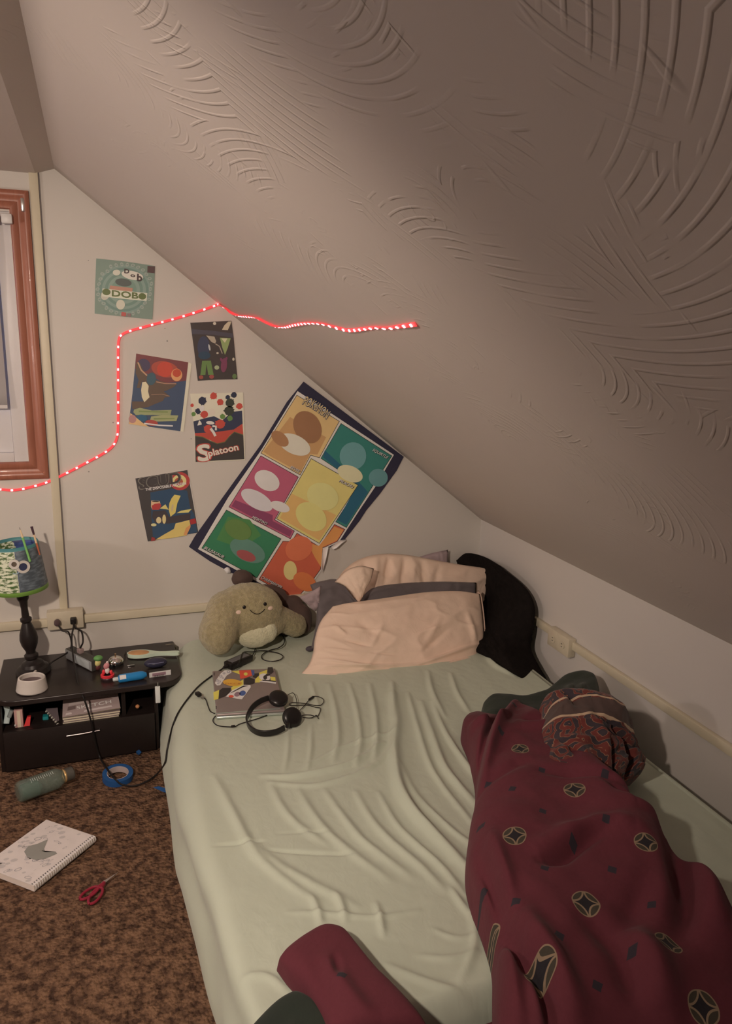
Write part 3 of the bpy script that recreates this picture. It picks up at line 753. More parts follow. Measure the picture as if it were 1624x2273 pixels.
s.poly((212, 172, 92), [(655, 1000), (780, 905), (855, 1030), (790, 1015)], False); s.poly((66, 54, 58), [(500, 1060), (780, 1040), (860, 1190), (1350, 1110), (1330, 1250), (1000, 1320), (840, 1340), (560, 1330), (480, 1200)]); s.poly((214, 174, 92), [(1030, 1105), (1130, 1050), (1375, 1008), (1300, 1090)])
s.el((208, 168, 120), 630, 1265, 58, 72); s.el((208, 168, 110), 752, 1240, 42, 104); s.el((210, 176, 120), 518, 1368, 62, 34)
s.poly((212, 164, 84), [(560, 1700), (740, 1590), (970, 1460), (1010, 1335), (1150, 1300), (1320, 1255), (1345, 1400), (1255, 1605), (900, 1668)]); s.poly((206, 128, 72), [(1345, 1360), (1345, 1420), (1255, 1605), (1190, 1590), (1240, 1440)])
s.poly((166, 38, 40), [(1330, 1250), (1450, 1220), (1478, 1330), (1350, 1365)]); s.poly((150, 44, 44), [(455, 1735), (470, 1640), (540, 1660), (555, 1720)], False)
o = s.done('comic_cover'); tag(o, 'comic cover in blue and yellow with a red target ring, left of the big poster', 'comic cover')

# ------------------------------------------------------------------ LED strip
strip = empty('led_light_strip', P(262, 900, y=0), 'red glowing LED tape stuck in a bent line over the wall and slope', 'light strip')
wall_px = [(-40, 1080), (0, 1086), (30, 1088), (60, 1083), (100, 1072), (140, 1054), (190, 1028), (230, 1006), (250, 990), (260, 968), (262, 930), (262, 850), (262, 780), (264, 752), (272, 742), (290, 734), (330, 723), (400, 704), (450, 688), (484, 676)]
WN = resample(cr([P(u, v, y=-.006) for u, v in wall_px], 6), 300)
sl_px = [(487, 677), (500, 684), (512, 694), (530, 701), (550, 703), (568, 705), (590, 716), (610, 724), (632, 726), (655, 721), (685, 717), (715, 719), (745, 727), (772, 733), (800, 731), (830, 727), (860, 728), (890, 724), (922, 720)]
SN = resample(cr([P(u, v, slope=.007) for u, v in sl_px], 6), 340)
NS = Vector((-SLOPE_M, 0, -1)).normalized()
def arcs(p):
    L = [0]
    for a, b in zip(p, p[1:]): L.append(L[-1]+(b-a).length)
    return L
path = WN+SN[2:]; LL = arcs(path); nw = len(WN)
def frame(i):
    t = (path[min(i+1, len(path)-1)]-path[max(0, i-1)]).normalized()
    N = Vector((0, -1, 0)) if i < nw else NS.copy()
    N = (N-t*N.dot(t)).normalized(); B = t.cross(N)
    if i >= nw:
        q = (i-nw)/(len(path)-nw)   # the tape rolls on its edge here and there
        # the tape rolls on its side here and there
        tw = 1.15*math.exp(-((q-.05)/.03)**2)+1.2*math.exp(-((q-.27)/.08)**2)+.35*math.sin(q*23)
        N, B = N*math.cos(tw)+B*math.sin(tw), B*math.cos(tw)-N*math.sin(tw)
    return t, N, B
m = MB(); hw, ht = .0048, .0012; vs = []; fs = []
for i, p in enumerate(path):
    t, N, B = frame(i)
    for a, b in ((-1, -1), (1, -1), (1, 1), (-1, 1)): vs.append(p+B*a*hw+N*b*ht)
for i in range(len(path)-1):
    for k in range(4): fs.append((i*4+k, i*4+(k+1) % 4, i*4+4+(k+1) % 4, i*4+4+k))
m.mesh(vs, fs+[(0, 1, 2, 3), tuple(len(vs)-4+k for k in range(4))])
MT = M('tape_red', A(190, 60, 60), .35, emit=(1, .05, .06), es=.50); MT.cycles.emission_sampling = 'NONE'
m.build('tape', MT, strip, smooth=False)
MLED = M('led_red', (1, .6, .6), .4, emit=(1, .23, .26), es=5.5, var=0)
MLW = M('led_core', (1, .9, .9), .4, emit=(1, .50, .50), es=14, var=0)
m = MB(); m.box((0, 0, .0010), (.0085, .0066, .0022)); led = m.build('led', MLED, strip, smooth=False); led.matrix_parent_inverse = Matrix()
n = int(LL[-1]/.043); first = True; j = 0
n = min(n, 98)
for k in range(n):
    d = LL[-1]*(k+.5)/n
    while LL[j+1] < d: j += 1
    p = path[j]; t, N, B = frame(j)
    o = led if first else led.copy()
    if not first: COL.objects.link(o); o.parent = strip
    first = False
    R = Matrix((t, B, N)).transposed().to_4x4(); R.translation = p+N*ht-strip.location
    o.matrix_basis = R
# clips / cut wire end
p = P(484, 668, y=-.012)
MB().tube([P(478, 664, y=-.012), P(484, 668, y=-.014), P(489, 677, y=-.012)], .0022, 8).build('wire_end', M('wire_black', A(40, 30, 32), .5), strip)

# ------------------------------------------------------------------ bedding
def px_curve(pts):     # (u, v, plane kw, value)
    return [P(u, v, **{k: a}) for u, v, k, a in pts]
def fabric(name, col, col2=None, ns=3, bump=.35, wv=1, rough=.85, sheen=.1, bd=.006):
    s = NT(name); co = s.coord(); n = s.noise(co, ns, 3)
    s.base(s.mix(n, col, col2 or tuple(v*.92 for v in col))); s.b.inputs['Roughness'].default_value = rough
    s.b.inputs['Specular IOR Level'].default_value = .2; s.b.inputs['Sheen Weight'].default_value = sheen
    wr = s.noise(s.mapping(co, scale=(1, 1, 1), rot=(.4, .3, .7)), 14, 4, .55, 1.5)
    s.bump(s.math('ADD', s.math('MULTIPLY', wr, wv), s.math('MULTIPLY', s.noise(co, 420, 1), .04)), bump, bd); return s.m
MCREAM = fabric('cream_cotton', A(184, 146, 123), A(176, 138, 115))
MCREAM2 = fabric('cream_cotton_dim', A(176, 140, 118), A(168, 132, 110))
MGREY = fabric('grey_cotton', A(84, 71, 67), A(74, 63, 59))
MMAUVE = fabric('mauve_cotton', A(134, 110, 104), A(118, 96, 92))

# front pillow
def ln(a, b, n=4): return [tuple(a[i]+(b[i]-a[i])*k/(n-1) for i in range(len(a))) for k in range(n)]
def yz(u, v, z0=.33, ztop=.56, yb=-.52, yt=-.33):   # point on the leaning plane of the front pillow
    # plane through (y=yb, z=z0) and (y=yt, z=ztop)
    d = ray(u, v); k = (yt-yb)/(ztop-z0); t = (yb+k*(CAM.z-z0)-CAM.y)/(d.y-k*d.z); return CAM+d*t
fp = lambda u, v: yz(u, v, .325, .58, -.47, -.27)
G = coons([fp(738, 1346), fp(775, 1338), fp(850, 1328), fp(940, 1315), fp(1015, 1312), fp(1064, 1318)],
          [fp(654, 1508), fp(720, 1514), fp(820, 1517), fp(930, 1512), fp(1010, 1506), fp(1042, 1499)],
          [fp(738, 1346), fp(712, 1378), fp(699, 1415), fp(694, 1450), fp(683, 1478), fp(654, 1508)],
          [fp(1064, 1318), fp(1070, 1370), fp(1073, 1415), fp(1066, 1448), fp(1056, 1474), fp(1042, 1499)], 110, 84)
pl = empty('pillow', fp(850, 1500), 'cream pillow with a creased pillowcase leaning in front of the others on the bed', 'pillow', 'pillows at the head of the bed')
FR = [(.06, .60, .22, .66, .012, .006), (.10, .80, .62, .82, .012, .009), (.62, .82, .97, .60, .014, .012), (.66, .90, .99, .74, .012, .010), (.60, .96, .96, .86, .010, .008),
      (.16, .52, .30, .60, .010, -.007), (.30, .66, .46, .70, .008, -.006), (.62, .58, .70, .34, .02, .006), (.88, .26, .93, .60, .02, .008), (.05, .72, .55, .90, .014, .008),
      (.20, .28, .34, .50, .03, -.006), (.36, .36, .30, .60, .016, .005), (.08, .34, .16, .46, .012, .007), (.74, .46, .60, .70, .02, -.006), (.02, .9, .4, .97, .012, .006)]
cushion('pillowcase', MCREAM, pl, G, .062, back=.02, pw=.62, wr=.0045, ws=9, seed=2, facing=(0, -1, .6), ridges=FR)
m = MB(); a = [fp(1062, 1326), fp(1070, 1322), fp(1078, 1380), fp(1079, 1430), fp(1068, 1452)]
m.grid([[q+Vector((0, .010, 0)) for q in cr(a, 4)], [q+Vector((.012, .05, 0)) for q in cr(a, 4)]]); 
o = m.build('pillowcase_hem', MCREAM2, pl, auto=None); sm = o.modifiers.new('s', 'SOLIDIFY'); sm.thickness = .004

# grey pillow, only a band and its left end show
gp = lambda u, v: yz(u, v, .33, .62, -.30, -.19)
G = coons([gp(688, 1298), gp(712, 1290), gp(752, 1288), gp(790, 1330), gp(830, 1304), gp(900, 1294), gp(980, 1291), gp(1056, 1293)],
          [gp(690, 1440), gp(800, 1450), gp(930, 1450), gp(1056, 1440)],
          [gp(688, 1298), gp(702, 1340), gp(700, 1390), gp(690, 1440)], [gp(1056, 1293), gp(1056, 1340), gp(1056, 1380), gp(1056, 1440)], 80, 40)
gpo = empty('pillow', gp(850, 1440), 'dark grey pillow squeezed between the two cream pillows', 'pillow', 'pillows at the head of the bed')
cushion('pillowcase', MGREY, gpo, G, .020, back=.02, pw=.35, wr=.004, seed=5, facing=(0, -1, .4))
# back cream pillow
bp = lambda u, v: yz(u, v, .33, .66, -.20, -.105)
G = coons([bp(742, 1296), bp(765, 1264), bp(800, 1240), bp(850, 1229), bp(905, 1232), bp(970, 1244), bp(1040, 1256), bp(1106, 1263)],
          [bp(735, 1440), bp(850, 1450), bp(960, 1450), bp(1072, 1440)],
          [bp(742, 1296), bp(745, 1340), bp(740, 1400), bp(735, 1440)], [bp(1106, 1263), bp(1090, 1296), bp(1080, 1350), bp(1072, 1440)], 110, 60)
bpo = empty('pillow', bp(900, 1440), 'cream pillow with a pointed corner, leaning on the wall behind the grey one', 'pillow', 'pillows at the head of the bed')
BR = [(.20, .02, .17, .34, .02, -.010), (.34, .02, .30, .30, .016, -.012), (.42, .04, .40, .36, .016, -.010), (.52, .05, .54, .32, .018, -.009), (.62, .06, .60, .3, .02, -.006), (.26, .02, .24, .34, .02, .008), (.47, .05, .46, .3, .02, .008)]
cushion('pillowcase', MCREAM, bpo, G, .075, back=.02, pw=.35, wr=.004, seed=11, ws=10, facing=(0, -1, .4), ridges=BR)
# its loose opening folded over the grey pillow
m = MB(); tp = lambda u, v, y: P(u, v, y=y)
G = coons([tp(742, 1292, -.26), tp(768, 1266, -.28), tp(800, 1256, -.29), tp(830, 1262, -.28)], [tp(792, 1334, -.315), tp(797, 1337, -.318), tp(802, 1330, -.318), tp(806, 1322, -.31)],
          [tp(742, 1292, -.26), tp(762, 1300, -.29), tp(780, 1316, -.31), tp(792, 1334, -.315)], [tp(830, 1262, -.28), tp(822, 1290, -.30), tp(812, 1306, -.31), tp(806, 1322, -.31)], 20, 20)
cushion('pillowcase_flap', MCREAM, bpo, G, .012, back=.004, wr=.003, seed=4, facing=(0, -1, .2))
# mauve pillow behind
mp = lambda u, v: P(u, v, y=-.045)
G = coons([mp(925, 1238), mp(950, 1230), mp(975, 1224), mp(994, 1220)], [mp(900, 1380), mp(930, 1384), mp(960, 1384), mp(1000, 1380)],
          [mp(925, 1238), mp(915, 1290), mp(905, 1340), mp(900, 1380)], [mp(994, 1220), mp(993, 1250), mp(996, 1320), mp(1000, 1380)], 24, 24)
mo = empty('pillow', mp(950, 1400), 'mauve pillow behind the cream ones with only one corner sticking up', 'pillow', 'pillows at the head of the bed')
cushion('pillowcase', MMAUVE, mo, G, .02, seed=8, facing=(0, -1, 0))
# mauve cloth corner left of the grey pillow
q = lambda u, v: P(u, v, y=-.23)
G = coons([q(664, 1325), q(680, 1318), q(700, 1308), q(712, 1300)], [q(692, 1352), q(698, 1356), q(704, 1354), q(708, 1346)], [q(664, 1325), q(672, 1334), q(682, 1342), q(692, 1352)], [q(712, 1300), q(710, 1320), q(708, 1336), q(708, 1346)], 14, 14)
o = cushion('cloth', MMAUVE, None, G, .012, seed=3, facing=(0, -1, 0)); tag(o, 'mauve cloth corner poking out left of the dark grey pillow', 'cloth'); o.name = 'mauve_cloth'

# black cushion against the right wall
bk = empty('floor_cushion', P(1150, 1500, z=.31), 'large black cushion slumped in the corner against the right wall', 'cushion')
q = lambda u, v, **k: P(u, v, **k)
top = [q(1012, 1244, y=-.05), q(1038, 1228, y=-.06), q(1075, 1236, y=-.07), q(1110, 1256, x=-.055)]
right = [q(1110, 1256, x=-.055), q(1164, 1302, x=-.045), q(1186, 1345, x=-.045), q(1184, 1392, x=-.05), q(1178, 1438, x=-.055), q(1196, 1478, x=-.06), q(1212, 1506, x=-.06), q(1222, 1534, x=-.065)]
bot = [q(1040, 1440, z=.31), q(1085, 1462, z=.31), q(1150, 1502, z=.31), q(1222, 1534, x=-.065)]
left = [q(1012, 1244, y=-.05), q(1030, 1300, y=-.10), q(1040, 1370, y=-.13), q(1040, 1440, z=.31)]
G = coons(top, bot, left, right, 50, 70)
s = NT('black_plush'); co = s.coord(); s.base(s.mix(s.noise(co, 40, 2), (.008, .007, .007), (.018, .014, .013))); s.b.inputs['Roughness'].default_value = .95; s.b.inputs['Specular IOR Level'].default_value = .1
s.bump(s.noise(co, 260, 2), .5, .003); MBLK = s.m
cushion('cover', MBLK, bk, G, .05, back=.02, wr=.006, seed=21, facing=(-1, -1, .3))

# ------------------------------------------------------------------ plush toy
def blob(parts, vox=.006, smooth=8, name='b'):
    m = MB()
    for p in parts:
        if p[0] == 'e': m.ell(p[1], p[2], p[3] if len(p) > 3 else None, 32)
        else:
            a, b, r1, r2 = Vector(p[1]), Vector(p[2]), p[3], p[4]
            for k in range(12): m.ell(a.lerp(b, k/11), (r1+(r2-r1)*k/11,)*3, None, 24)
    me = bpy.data.meshes.new(name); m.b.to_mesh(me); m.b.free(); o = bpy.data.objects.new(name, me); COL.objects.link(o)
    r = o.modifiers.new('r', 'REMESH'); r.mode = 'VOXEL'; r.voxel_size = vox
    q = o.modifiers.new('s', 'SMOOTH'); q.iterations = smooth; q.factor = .6
    bpy.context.view_layer.update(); dg = bpy.context.evaluated_depsgraph_get()
    out = bpy.data.meshes.new_from_object(o.evaluated_get(dg)); bpy.data.objects.remove(o); bpy.data.meshes.remove(me)
    out.shade_smooth(); out.name = name; return out
def bvh_of(me):
    bm = bmesh.new(); bm.from_mesh(me); t = BVHTree.FromBMesh(bm); bm.free(); return t
def hit(t, u, v):
    l, n, i, d = t.ray_cast(CAM, ray(u, v).normalized()); return l, n
hc = P(548, 1362, y=-.175)
parts = [('e', hc, (.160, .100, .138)),
         ('e', P(560, 1385, y=-.17), (.15, .095, .085)),
         ('c', P(500, 1352, y=-.19), P(484, 1404, y=-.26), .078, .082),
         ('c', P(484, 1404, y=-.26), P(486, 1422, y=-.275), .080, .062),
         ('c', P(612, 1368, y=-.16), P(655, 1388, y=-.14), .055, .054),
         ]
pm = blob(parts, .0065, 22, 'body')
for v in pm.vertices:      # woolly surface
    v.co += v.normal*(.0022*mnoise.noise(v.co*55)+.0014*mnoise.noise(v.co*120)); v.co.z = max(v.co.z, ZT+.004)
s = NT('olive_fleece'); co = s.coord()
s.base(s.mix(s.step(s.noise(co, 70, 3), .2, .8), A(118, 100, 70), A(138, 119, 86))); s.b.inputs['Roughness'].default_value = .95; s.b.inputs['Sheen Weight'].default_value = .5; s.b.inputs['Specular IOR Level'].default_value = .1
s.bump(s.math('ADD', s.noise(co, 110, 3), s.noise(co, 320, 1)), .8, .006); pm.materials.append(s.m)
toy = empty('plush_toy', P(560, 1430, z=ZT), 'round olive green plush toy with a smiling face propped against the wall', 'plush toy')
link('body', pm, toy); tb = bvh_of(pm)
bc, bn = hit(tb, 572, 1402)
belly = blob([('e', P(566, 1408, y=bc.y+.028), (.080, .045, .060)), ('e', P(592, 1400, y=bc.y+.035), (.045, .04, .056))], .005, 12, 'belly')
for v in belly.vertices: v.co += v.normal*(.0018*mnoise.noise(v.co*60)); v.co.z = max(v.co.z, ZT+.003)
s = NT('pale_fleece'); co = s.coord(); s.base(s.mix(s.noise(co, 60, 3), A(150, 136, 104), A(172, 156, 126))); s.b.inputs['Roughness'].default_value = .95; s.b.inputs['Sheen Weight'].default_value = .5
s.bump(s.noise(co, 130, 3), .8, .006); belly.materials.append(s.m)
bo = link('belly', belly, toy); bo['label'] = 'pale fleece belly'
MEYE = M('eye_black', (.012, .010, .010), .25)
for u, v in ((542, 1348), (588, 1341)):
    l, n = hit(tb, u, v); MB().ell(l, (.0075, .005, .0085)).build('eye', MEYE, toy)
for u, v in ((529, 1359), (600, 1350)):
    l, n = hit(tb, u, v); MB().ell(l, (.0125, .004, .0085), n.to_track_quat('-Y', 'Z').to_matrix()).build('cheek', M('cheek_pink', A(200, 142, 120), .9, bump=.4, bs=120), toy)
sp = []
for i in range(15):
    t = i/14; u = 555+32*t; v = 1355+9*math.sin(PI*t)*1.0-2*t+ (0 if 0 < i < 14 else -1)
    l, n = hit(tb, u, v); sp.append(l+n*.0015)
MB().tube(sp, .0016, 8).build('mouth', MEYE, toy)
# dark brown plush / blanket bunched behind it
MBRN = fabric('brown_fleece', A(74, 54, 44), A(54, 40, 36), 8)
bb = blob([('e', P(537, 1283, y=-.055), (.05, .035, .04)), ('e', P(590, 1330, y=-.06), (.10, .04, .07)), ('e', P(650, 1345, y=-.06), (.05, .04, .05)), ('e', P(672, 1375, y=-.10), (.045, .04, .07)), ('e', P(640, 1390, y=-.07), (.08, .04, .05))], .008, 6, 'brown_blanket')
for v in bb.vertices: v.co += v.normal*.006*mnoise.noise(v.co*22); v.co.z = max(v.co.z, ZT+.002); v.co.y = min(v.co.y, -.012)
bb.materials.append(MBRN); tag(link('brown_blanket', bb), 'dark brown fleece bunched up behind the plush toy', 'blanket')

# ------------------------------------------------------------------ comforter
MED = [(1151, 1697, .052), (1270, 1800, .056), (1136, 1893, .060), (1428, 1926, .052), (1299, 2034, .060), (1082, 2034, .055), (1198, 2168, .058), (747, 2240, .050), (1480, 2120, .055), (1560, 2240, .055)]
DIA = [(1108, 1661), (1198, 1746), (1135, 1788), (1083, 1750), (1338, 1773), (1337, 1878), (1066, 1845), (1201, 1840), (1270, 1905), (1073, 1958), (1206, 1962), (1355, 1970), (1142, 2026), (1236, 2108), (1322, 2200), (1475, 1828), (655, 2122), (757, 2120), (1141, 1580), (1440, 2040), (1400, 2140)]
def comforter_mat(surf_z):
    s = NT('burgundy_print'); co = s.coord(); xyz = s.sep(co)
    cmb = s.n.new('ShaderNodeCombineXYZ'); s.l.new(xyz[0], cmb.inputs[0]); s.l.new(xyz[1], cmb.inputs[1]); xy = cmb.outputs[0]
    warp = s.n.new('ShaderNodeTexNoise'); warp.inputs['Scale'].default_value = 9; s.l.new(xy, warp.inputs['Vector'])
    wv = s.vmath('SUBTRACT', warp.outputs['Color'], (.5, .5, .5)); wv = s.vmath('SCALE', wv); wv.node.inputs['Scale'].default_value = .02
    xy = s.vmath('ADD', xy, wv)
    base = s.mix(s.noise(co, 7, 4), A(67, 29, 32), A(81, 36, 39)); base = s.mix(s.math('MULTIPLY', s.noise(co, 120, 2), .3), base, A(56, 20, 23))
    circ = None; line = None; star = None; dia = None
    def mx(a, b): return b if a is None else s.math('MAXIMUM', a, b)
    for (u, v, d) in MED:
        c = P(u, v, z=surf_z); r = d*.5
        q = s.vmath('SUBTRACT', xy, (c.x, c.y, 0)); q = s.mapping(q, scale=(1/r, 1/r, 0), rot=(0, 0, .35)); 
        L = s.vmath('LENGTH', q); ab = s.vmath('ABSOLUTE', q); e = s.sep(ab)
        inside = s.math('LESS_THAN', L, 1.0)
        # four-pointed star bounded by arcs about the corners
        dd = s.vmath('LENGTH', s.vmath('SUBTRACT', ab, (.98, .98, 0)))
        arcl = s.math('LESS_THAN', s.math('ABSOLUTE', s.math('SUBTRACT', dd, .92)), .065)
        st = s.math('GREATER_THAN', dd, .95)
        rim = s.math('LESS_THAN', s.math('ABSOLUTE', s.math('SUBTRACT', L, .97)), .045)
        circ = mx(circ, inside); line = mx(line, s.math('MAXIMUM', s.math('MULTIPLY', arcl, inside), rim)); star = mx(star, s.math('MULTIPLY', st, inside))
    for (u, v) in DIA:
        c = P(u, v, z=surf_z); q = s.vmath('ABSOLUTE', s.vmath('SUBTRACT', xy, (c.x, c.y, 0))); e = s.sep(q)
        dia = mx(dia, s.math('LESS_THAN', s.math('ADD', e[0], e[1]), .0125))
    c = s.mix(dia, base, A(40, 32, 34)); c = s.mix(circ, c, A(50, 42, 33)); c = s.mix(star, c, A(32, 27, 27)); c = s.mix(line, c, A(104, 82, 62))
    s.base(c); s.b.inputs['Roughness'].default_value = .9; s.b.inputs['Sheen Weight'].default_value = .06; s.b.inputs['Specular IOR Level'].default_value = .08
    s.bump(s.math('ADD', s.noise(co, 10, 4, .5, .8), s.math('MULTIPLY', s.noise(co, 300, 1), .05)), .35, .012)
    return s.m
MRED = comforter_mat(.44)
MGRN = fabric('green_reverse', A(36, 38, 29), A(28, 30, 25), 6)
com = empty('comforter', P(1250, 1900, z=.31), 'burgundy comforter with medallions, heaped along the right side of the bed', 'comforter')
def heap(name, mat, G, Hf, ridges, floor_z, parent, seed=0, ns=.010, lip=.035):
    """cloth heap: grid of base points lifted by Hf(u, v); ridges in pixel coordinates on z = .42"""
    h, w = len(G), len(G[0]); X = np.array([[p.x for p in r] for r in G]); Y = np.array([[p.y for p in r] for r in G]); Zb = np.array([[p.z for p in r] for r in G])
    U, V = np.meshgrid(np.linspace(0, 1, w), np.linspace(0, 1, h))
    E = np.clip(1-np.abs(2*U-1)**6, 0, 1)**.5*np.clip(1-np.abs(2*V-1)**14, 0, 1)**.5
    H = Hf(U, V)*E + lip*np.clip(E*3, 0, 1)
    R = np.zeros(X.shape)
    for px, wd, a in ridges:
        pts = cr([P(u, v, z=.42) for u, v in px], 4); d, T = poly_dist(X, Y, pts)
        R += 1.5*a*np.exp(-(d/wd)**2)*np.sin(PI*np.clip(.05+.9*T, 0, 1))**.6
    H += R*np.clip(E*2.2, 0, 1) + ns*np_noise(X, Y, 7, seed)*E + ns*.45*np_noise(X, Y, 18, seed+2)*E
    m = MB(); m.grid([[(X[i, j], Y[i, j], Zb[i, j]+H[i, j]) for j in range(w)] for i in range(h)])
    m.grid([[(X[i, j], Y[i, j], floor_z) for j in range(w)] for i in range(h)][::-1])
    # close the rim
    rim = [(0, j) for j in range(w)]+[(i, w-1) for i in range(1, h)]+[(h-1, j) for j in range(w-2, -1, -1)]+[(i, 0) for i in range(h-2, 0, -1)]
    rim.append(rim[0])
    m.grid([[(X[a], Y[a], Zb[a]+H[a]) for a in rim], [(X[a], Y[a], floor_z) for a in rim]])
    return m.build(name, mat, parent, auto=None, weld=1e-4)
zb = .315; q = lambda u, v, z=zb: P(u, v, z=z)
top = [q(1032, 1606), q(1060, 1606), q(1104, 1616), q(1138, 1582), q(1166, 1622), q(1206, 1684)]
left = [q(1032, 1606), q(1022, 1640), q(1040, 1690), q(1054, 1760), q(1048, 1830), q(1036, 1890), q(1032, 1960), q(1044, 2020), q(1070, 2090), q(1090, 2160), q(1092, 2230), q(1092, 2330), q(1094, 2430)]
right = [q(1206, 1684), q(1276, 1752, .34), q(1344, 1806, .35), q(1410, 1876, .35), q(1490, 1962, .35), q(1572, 2060, .35), q(1668, 2166, .36), q(1780, 2280, .36), q(1890, 2410, .36)]
bot = [left[-1], q(1300, 2440), q(1600, 2440), q(1800, 2420), right[-1]]
G = coons(top, bot, left, right, 170, 260)
RD = [([(1142, 1565), (1120, 1620), (1096, 1670), (1078, 1715), (1066, 1760)], .016, .032),
      ([(1036, 1600), (1060, 1610), (1096, 1604)], .018, .016), ([(1112, 1570), (1088, 1620), (1064, 1680), (1052, 1730)], .012, -.030),
      ([(1060, 1770), (1110, 1758), (1160, 1740)], .018, -.010), ([(1150, 1660), (1240, 1660), (1330, 1690)], .022, .014), ([(1160, 1640), (1220, 1645), (1262, 1640)], .014, -.014),
      ([(1200, 1765), (1270, 1775), (1340, 1790), (1400, 1810)], .016, -.014), ([(1340, 1800), (1400, 1832), (1470, 1842), (1530, 1862)], .018, -.030), ([(1350, 1785), (1420, 1800), (1500, 1820)], .030, .018),
      ([(1400, 1850), (1480, 1860), (1550, 1900), (1600, 1960)], .030, .032), ([(1200, 1960), (1240, 1950), (1300, 1915), (1350, 1900)], .018, -.022), ([(1190, 1930), (1260, 1905), (1330, 1895), (1400, 1905)], .028, .018),
      ([(1480, 1895), (1500, 1960), (1515, 2040), (1500, 2120)], .030, -.035), ([(1545, 1930), (1570, 2010), (1590, 2100)], .035, .030),
      ([(1060, 1900), (1085, 1960), (1100, 2000), (1120, 2060)], .013, -.020), ([(1080, 1890), (1110, 1970), (1130, 2040)], .020, .018), ([(1050, 1940), (1075, 1985), (1096, 2030)], .012, .012),
      ([(1120, 2080), (1150, 2130), (1190, 2200), (1230, 2290)], .015, -.030), ([(1150, 2060), (1190, 2130), (1240, 2200), (1280, 2290)], .028, .026), ([(1125, 2100), (1130, 2180), (1150, 2280)], .020, .020), ([(1160, 2120), (1180, 2200), (1200, 2290)], .012, .014),
      ([(1300, 2080), (1370, 2150), (1400, 2230)], .03, -.02), ([(1380, 2100), (1440, 2180), (1480, 2270)], .04, .03), ([(1430, 1990), (1400, 2060), (1370, 2120)], .03, -.014)]
hf = lambda U, V: np.clip(.22+V*3.6, 0, 1)*(.085+.05*np.sin(PI*np.clip(V, 0, 1)*.9+.3)*1.0)*(1-.35*U)+.05*np.exp(-((U-.75)/.25)**2-((V-.55)/.3)**2)+.02
heap('shell', MRED, G, hf, RD, .309, com, 3)
# green reverse bulging out at the top, and the patterned border roll
q2 = lambda u, v, z=.32: P(u, v, z=z)
G = coons([q2(1068, 1578), q2(1100, 1566), q2(1150, 1572), q2(1200, 1562), q2(1250, 1540), q2(1300, 1550), q2(1330, 1590)], [q2(1080, 1640), q2(1160, 1660), q2(1250, 1690), q2(1340, 1690)],
          [q2(1068, 1578), q2(1070, 1600), q2(1080, 1640)], [q2(1330, 1590), q2(1345, 1640), q2(1340, 1690)], 90, 50)
RG = [([(1110, 1560), (1130, 1600)], .012, -.02), ([(1180, 1560), (1150, 1600)], .03, .012), ([(1240, 1540), (1225, 1590)], .02, -.02), ([(1262, 1530), (1262, 1580)], .02, .03), ([(1290, 1535), (1290, 1580)], .015, .02)]
o = heap('reverse_side', MGRN, G, lambda U, V: .045+.13*np.clip((U-.45)/.5, 0, 1)**1.3*(1-.92*np.clip((U-.70)/.30, 0, 1)**2), RG, .309, com, 9, .012, .02); o['label'] = 'plain dark green reverse side'
def border_mat():
    s = NT('scroll_border'); co = s.coord(); uv = s.coord('UV'); e = s.sep(uv)
    ground = s.mix(s.noise(co, 20, 2), A(40, 31, 32), A(48, 38, 38))
    v = s.n.new('ShaderNodeTexVoronoi'); v.voronoi_dimensions = '2D'; v.inputs['Scale'].default_value = 5.5
    wp = s.n.new('ShaderNodeTexNoise'); wp.inputs['Scale'].default_value = 8; s.l.new(uv, wp.inputs['Vector'])
    w2 = s.vmath('SCALE', s.vmath('SUBTRACT', wp.outputs['Color'], (.5, .5, .5))); w2.node.inputs['Scale'].default_value = .16
    s.l.new(s.vmath('ADD', uv, w2), v.inputs['Vector'])
    d = v.outputs['Distance']; sw = s.math('SINE', s.math('ADD', s.math('MULTIPLY', d, 15), s.math('MULTIPLY', wp.outputs[0], 9)))
    red = s.step(sw, .15, .3); edge = s.math('LESS_THAN', s.math('ABSOLUTE', s.math('SUBTRACT', sw, .12)), .16)
    c = s.mix(red, ground, A(78, 34, 28)); c = s.mix(s.math('MULTIPLY', edge, .75), c, A(118, 78, 56))
    wave = s.math('ADD', e[1], s.math('MULTIPLY', s.math('SINE', s.math('MULTIPLY', e[0], 12)), .018))
    band = s.math('LESS_THAN', s.math('ABSOLUTE', s.math('SUBTRACT', wave, .24)), .075); c = s.mix(band, c, A(60, 44, 38))
    for c0, wd in ((.145, .010), (.33, .014)):
        c = s.mix(s.math('LESS_THAN', s.math('ABSOLUTE', s.math('SUBTRACT', wave, c0)), wd), c, A(136, 108, 84))
    s.base(c); s.b.inputs['Roughness'].default_value = .9; s.b.inputs['Sheen Weight'].default_value = .2; s.b.inputs['Specular IOR Level'].default_value = .12
    s.bump(s.noise(co, 16, 3, .5, .8), .3, .008); return s.m
def heap_uv(o, w, h):
    pass
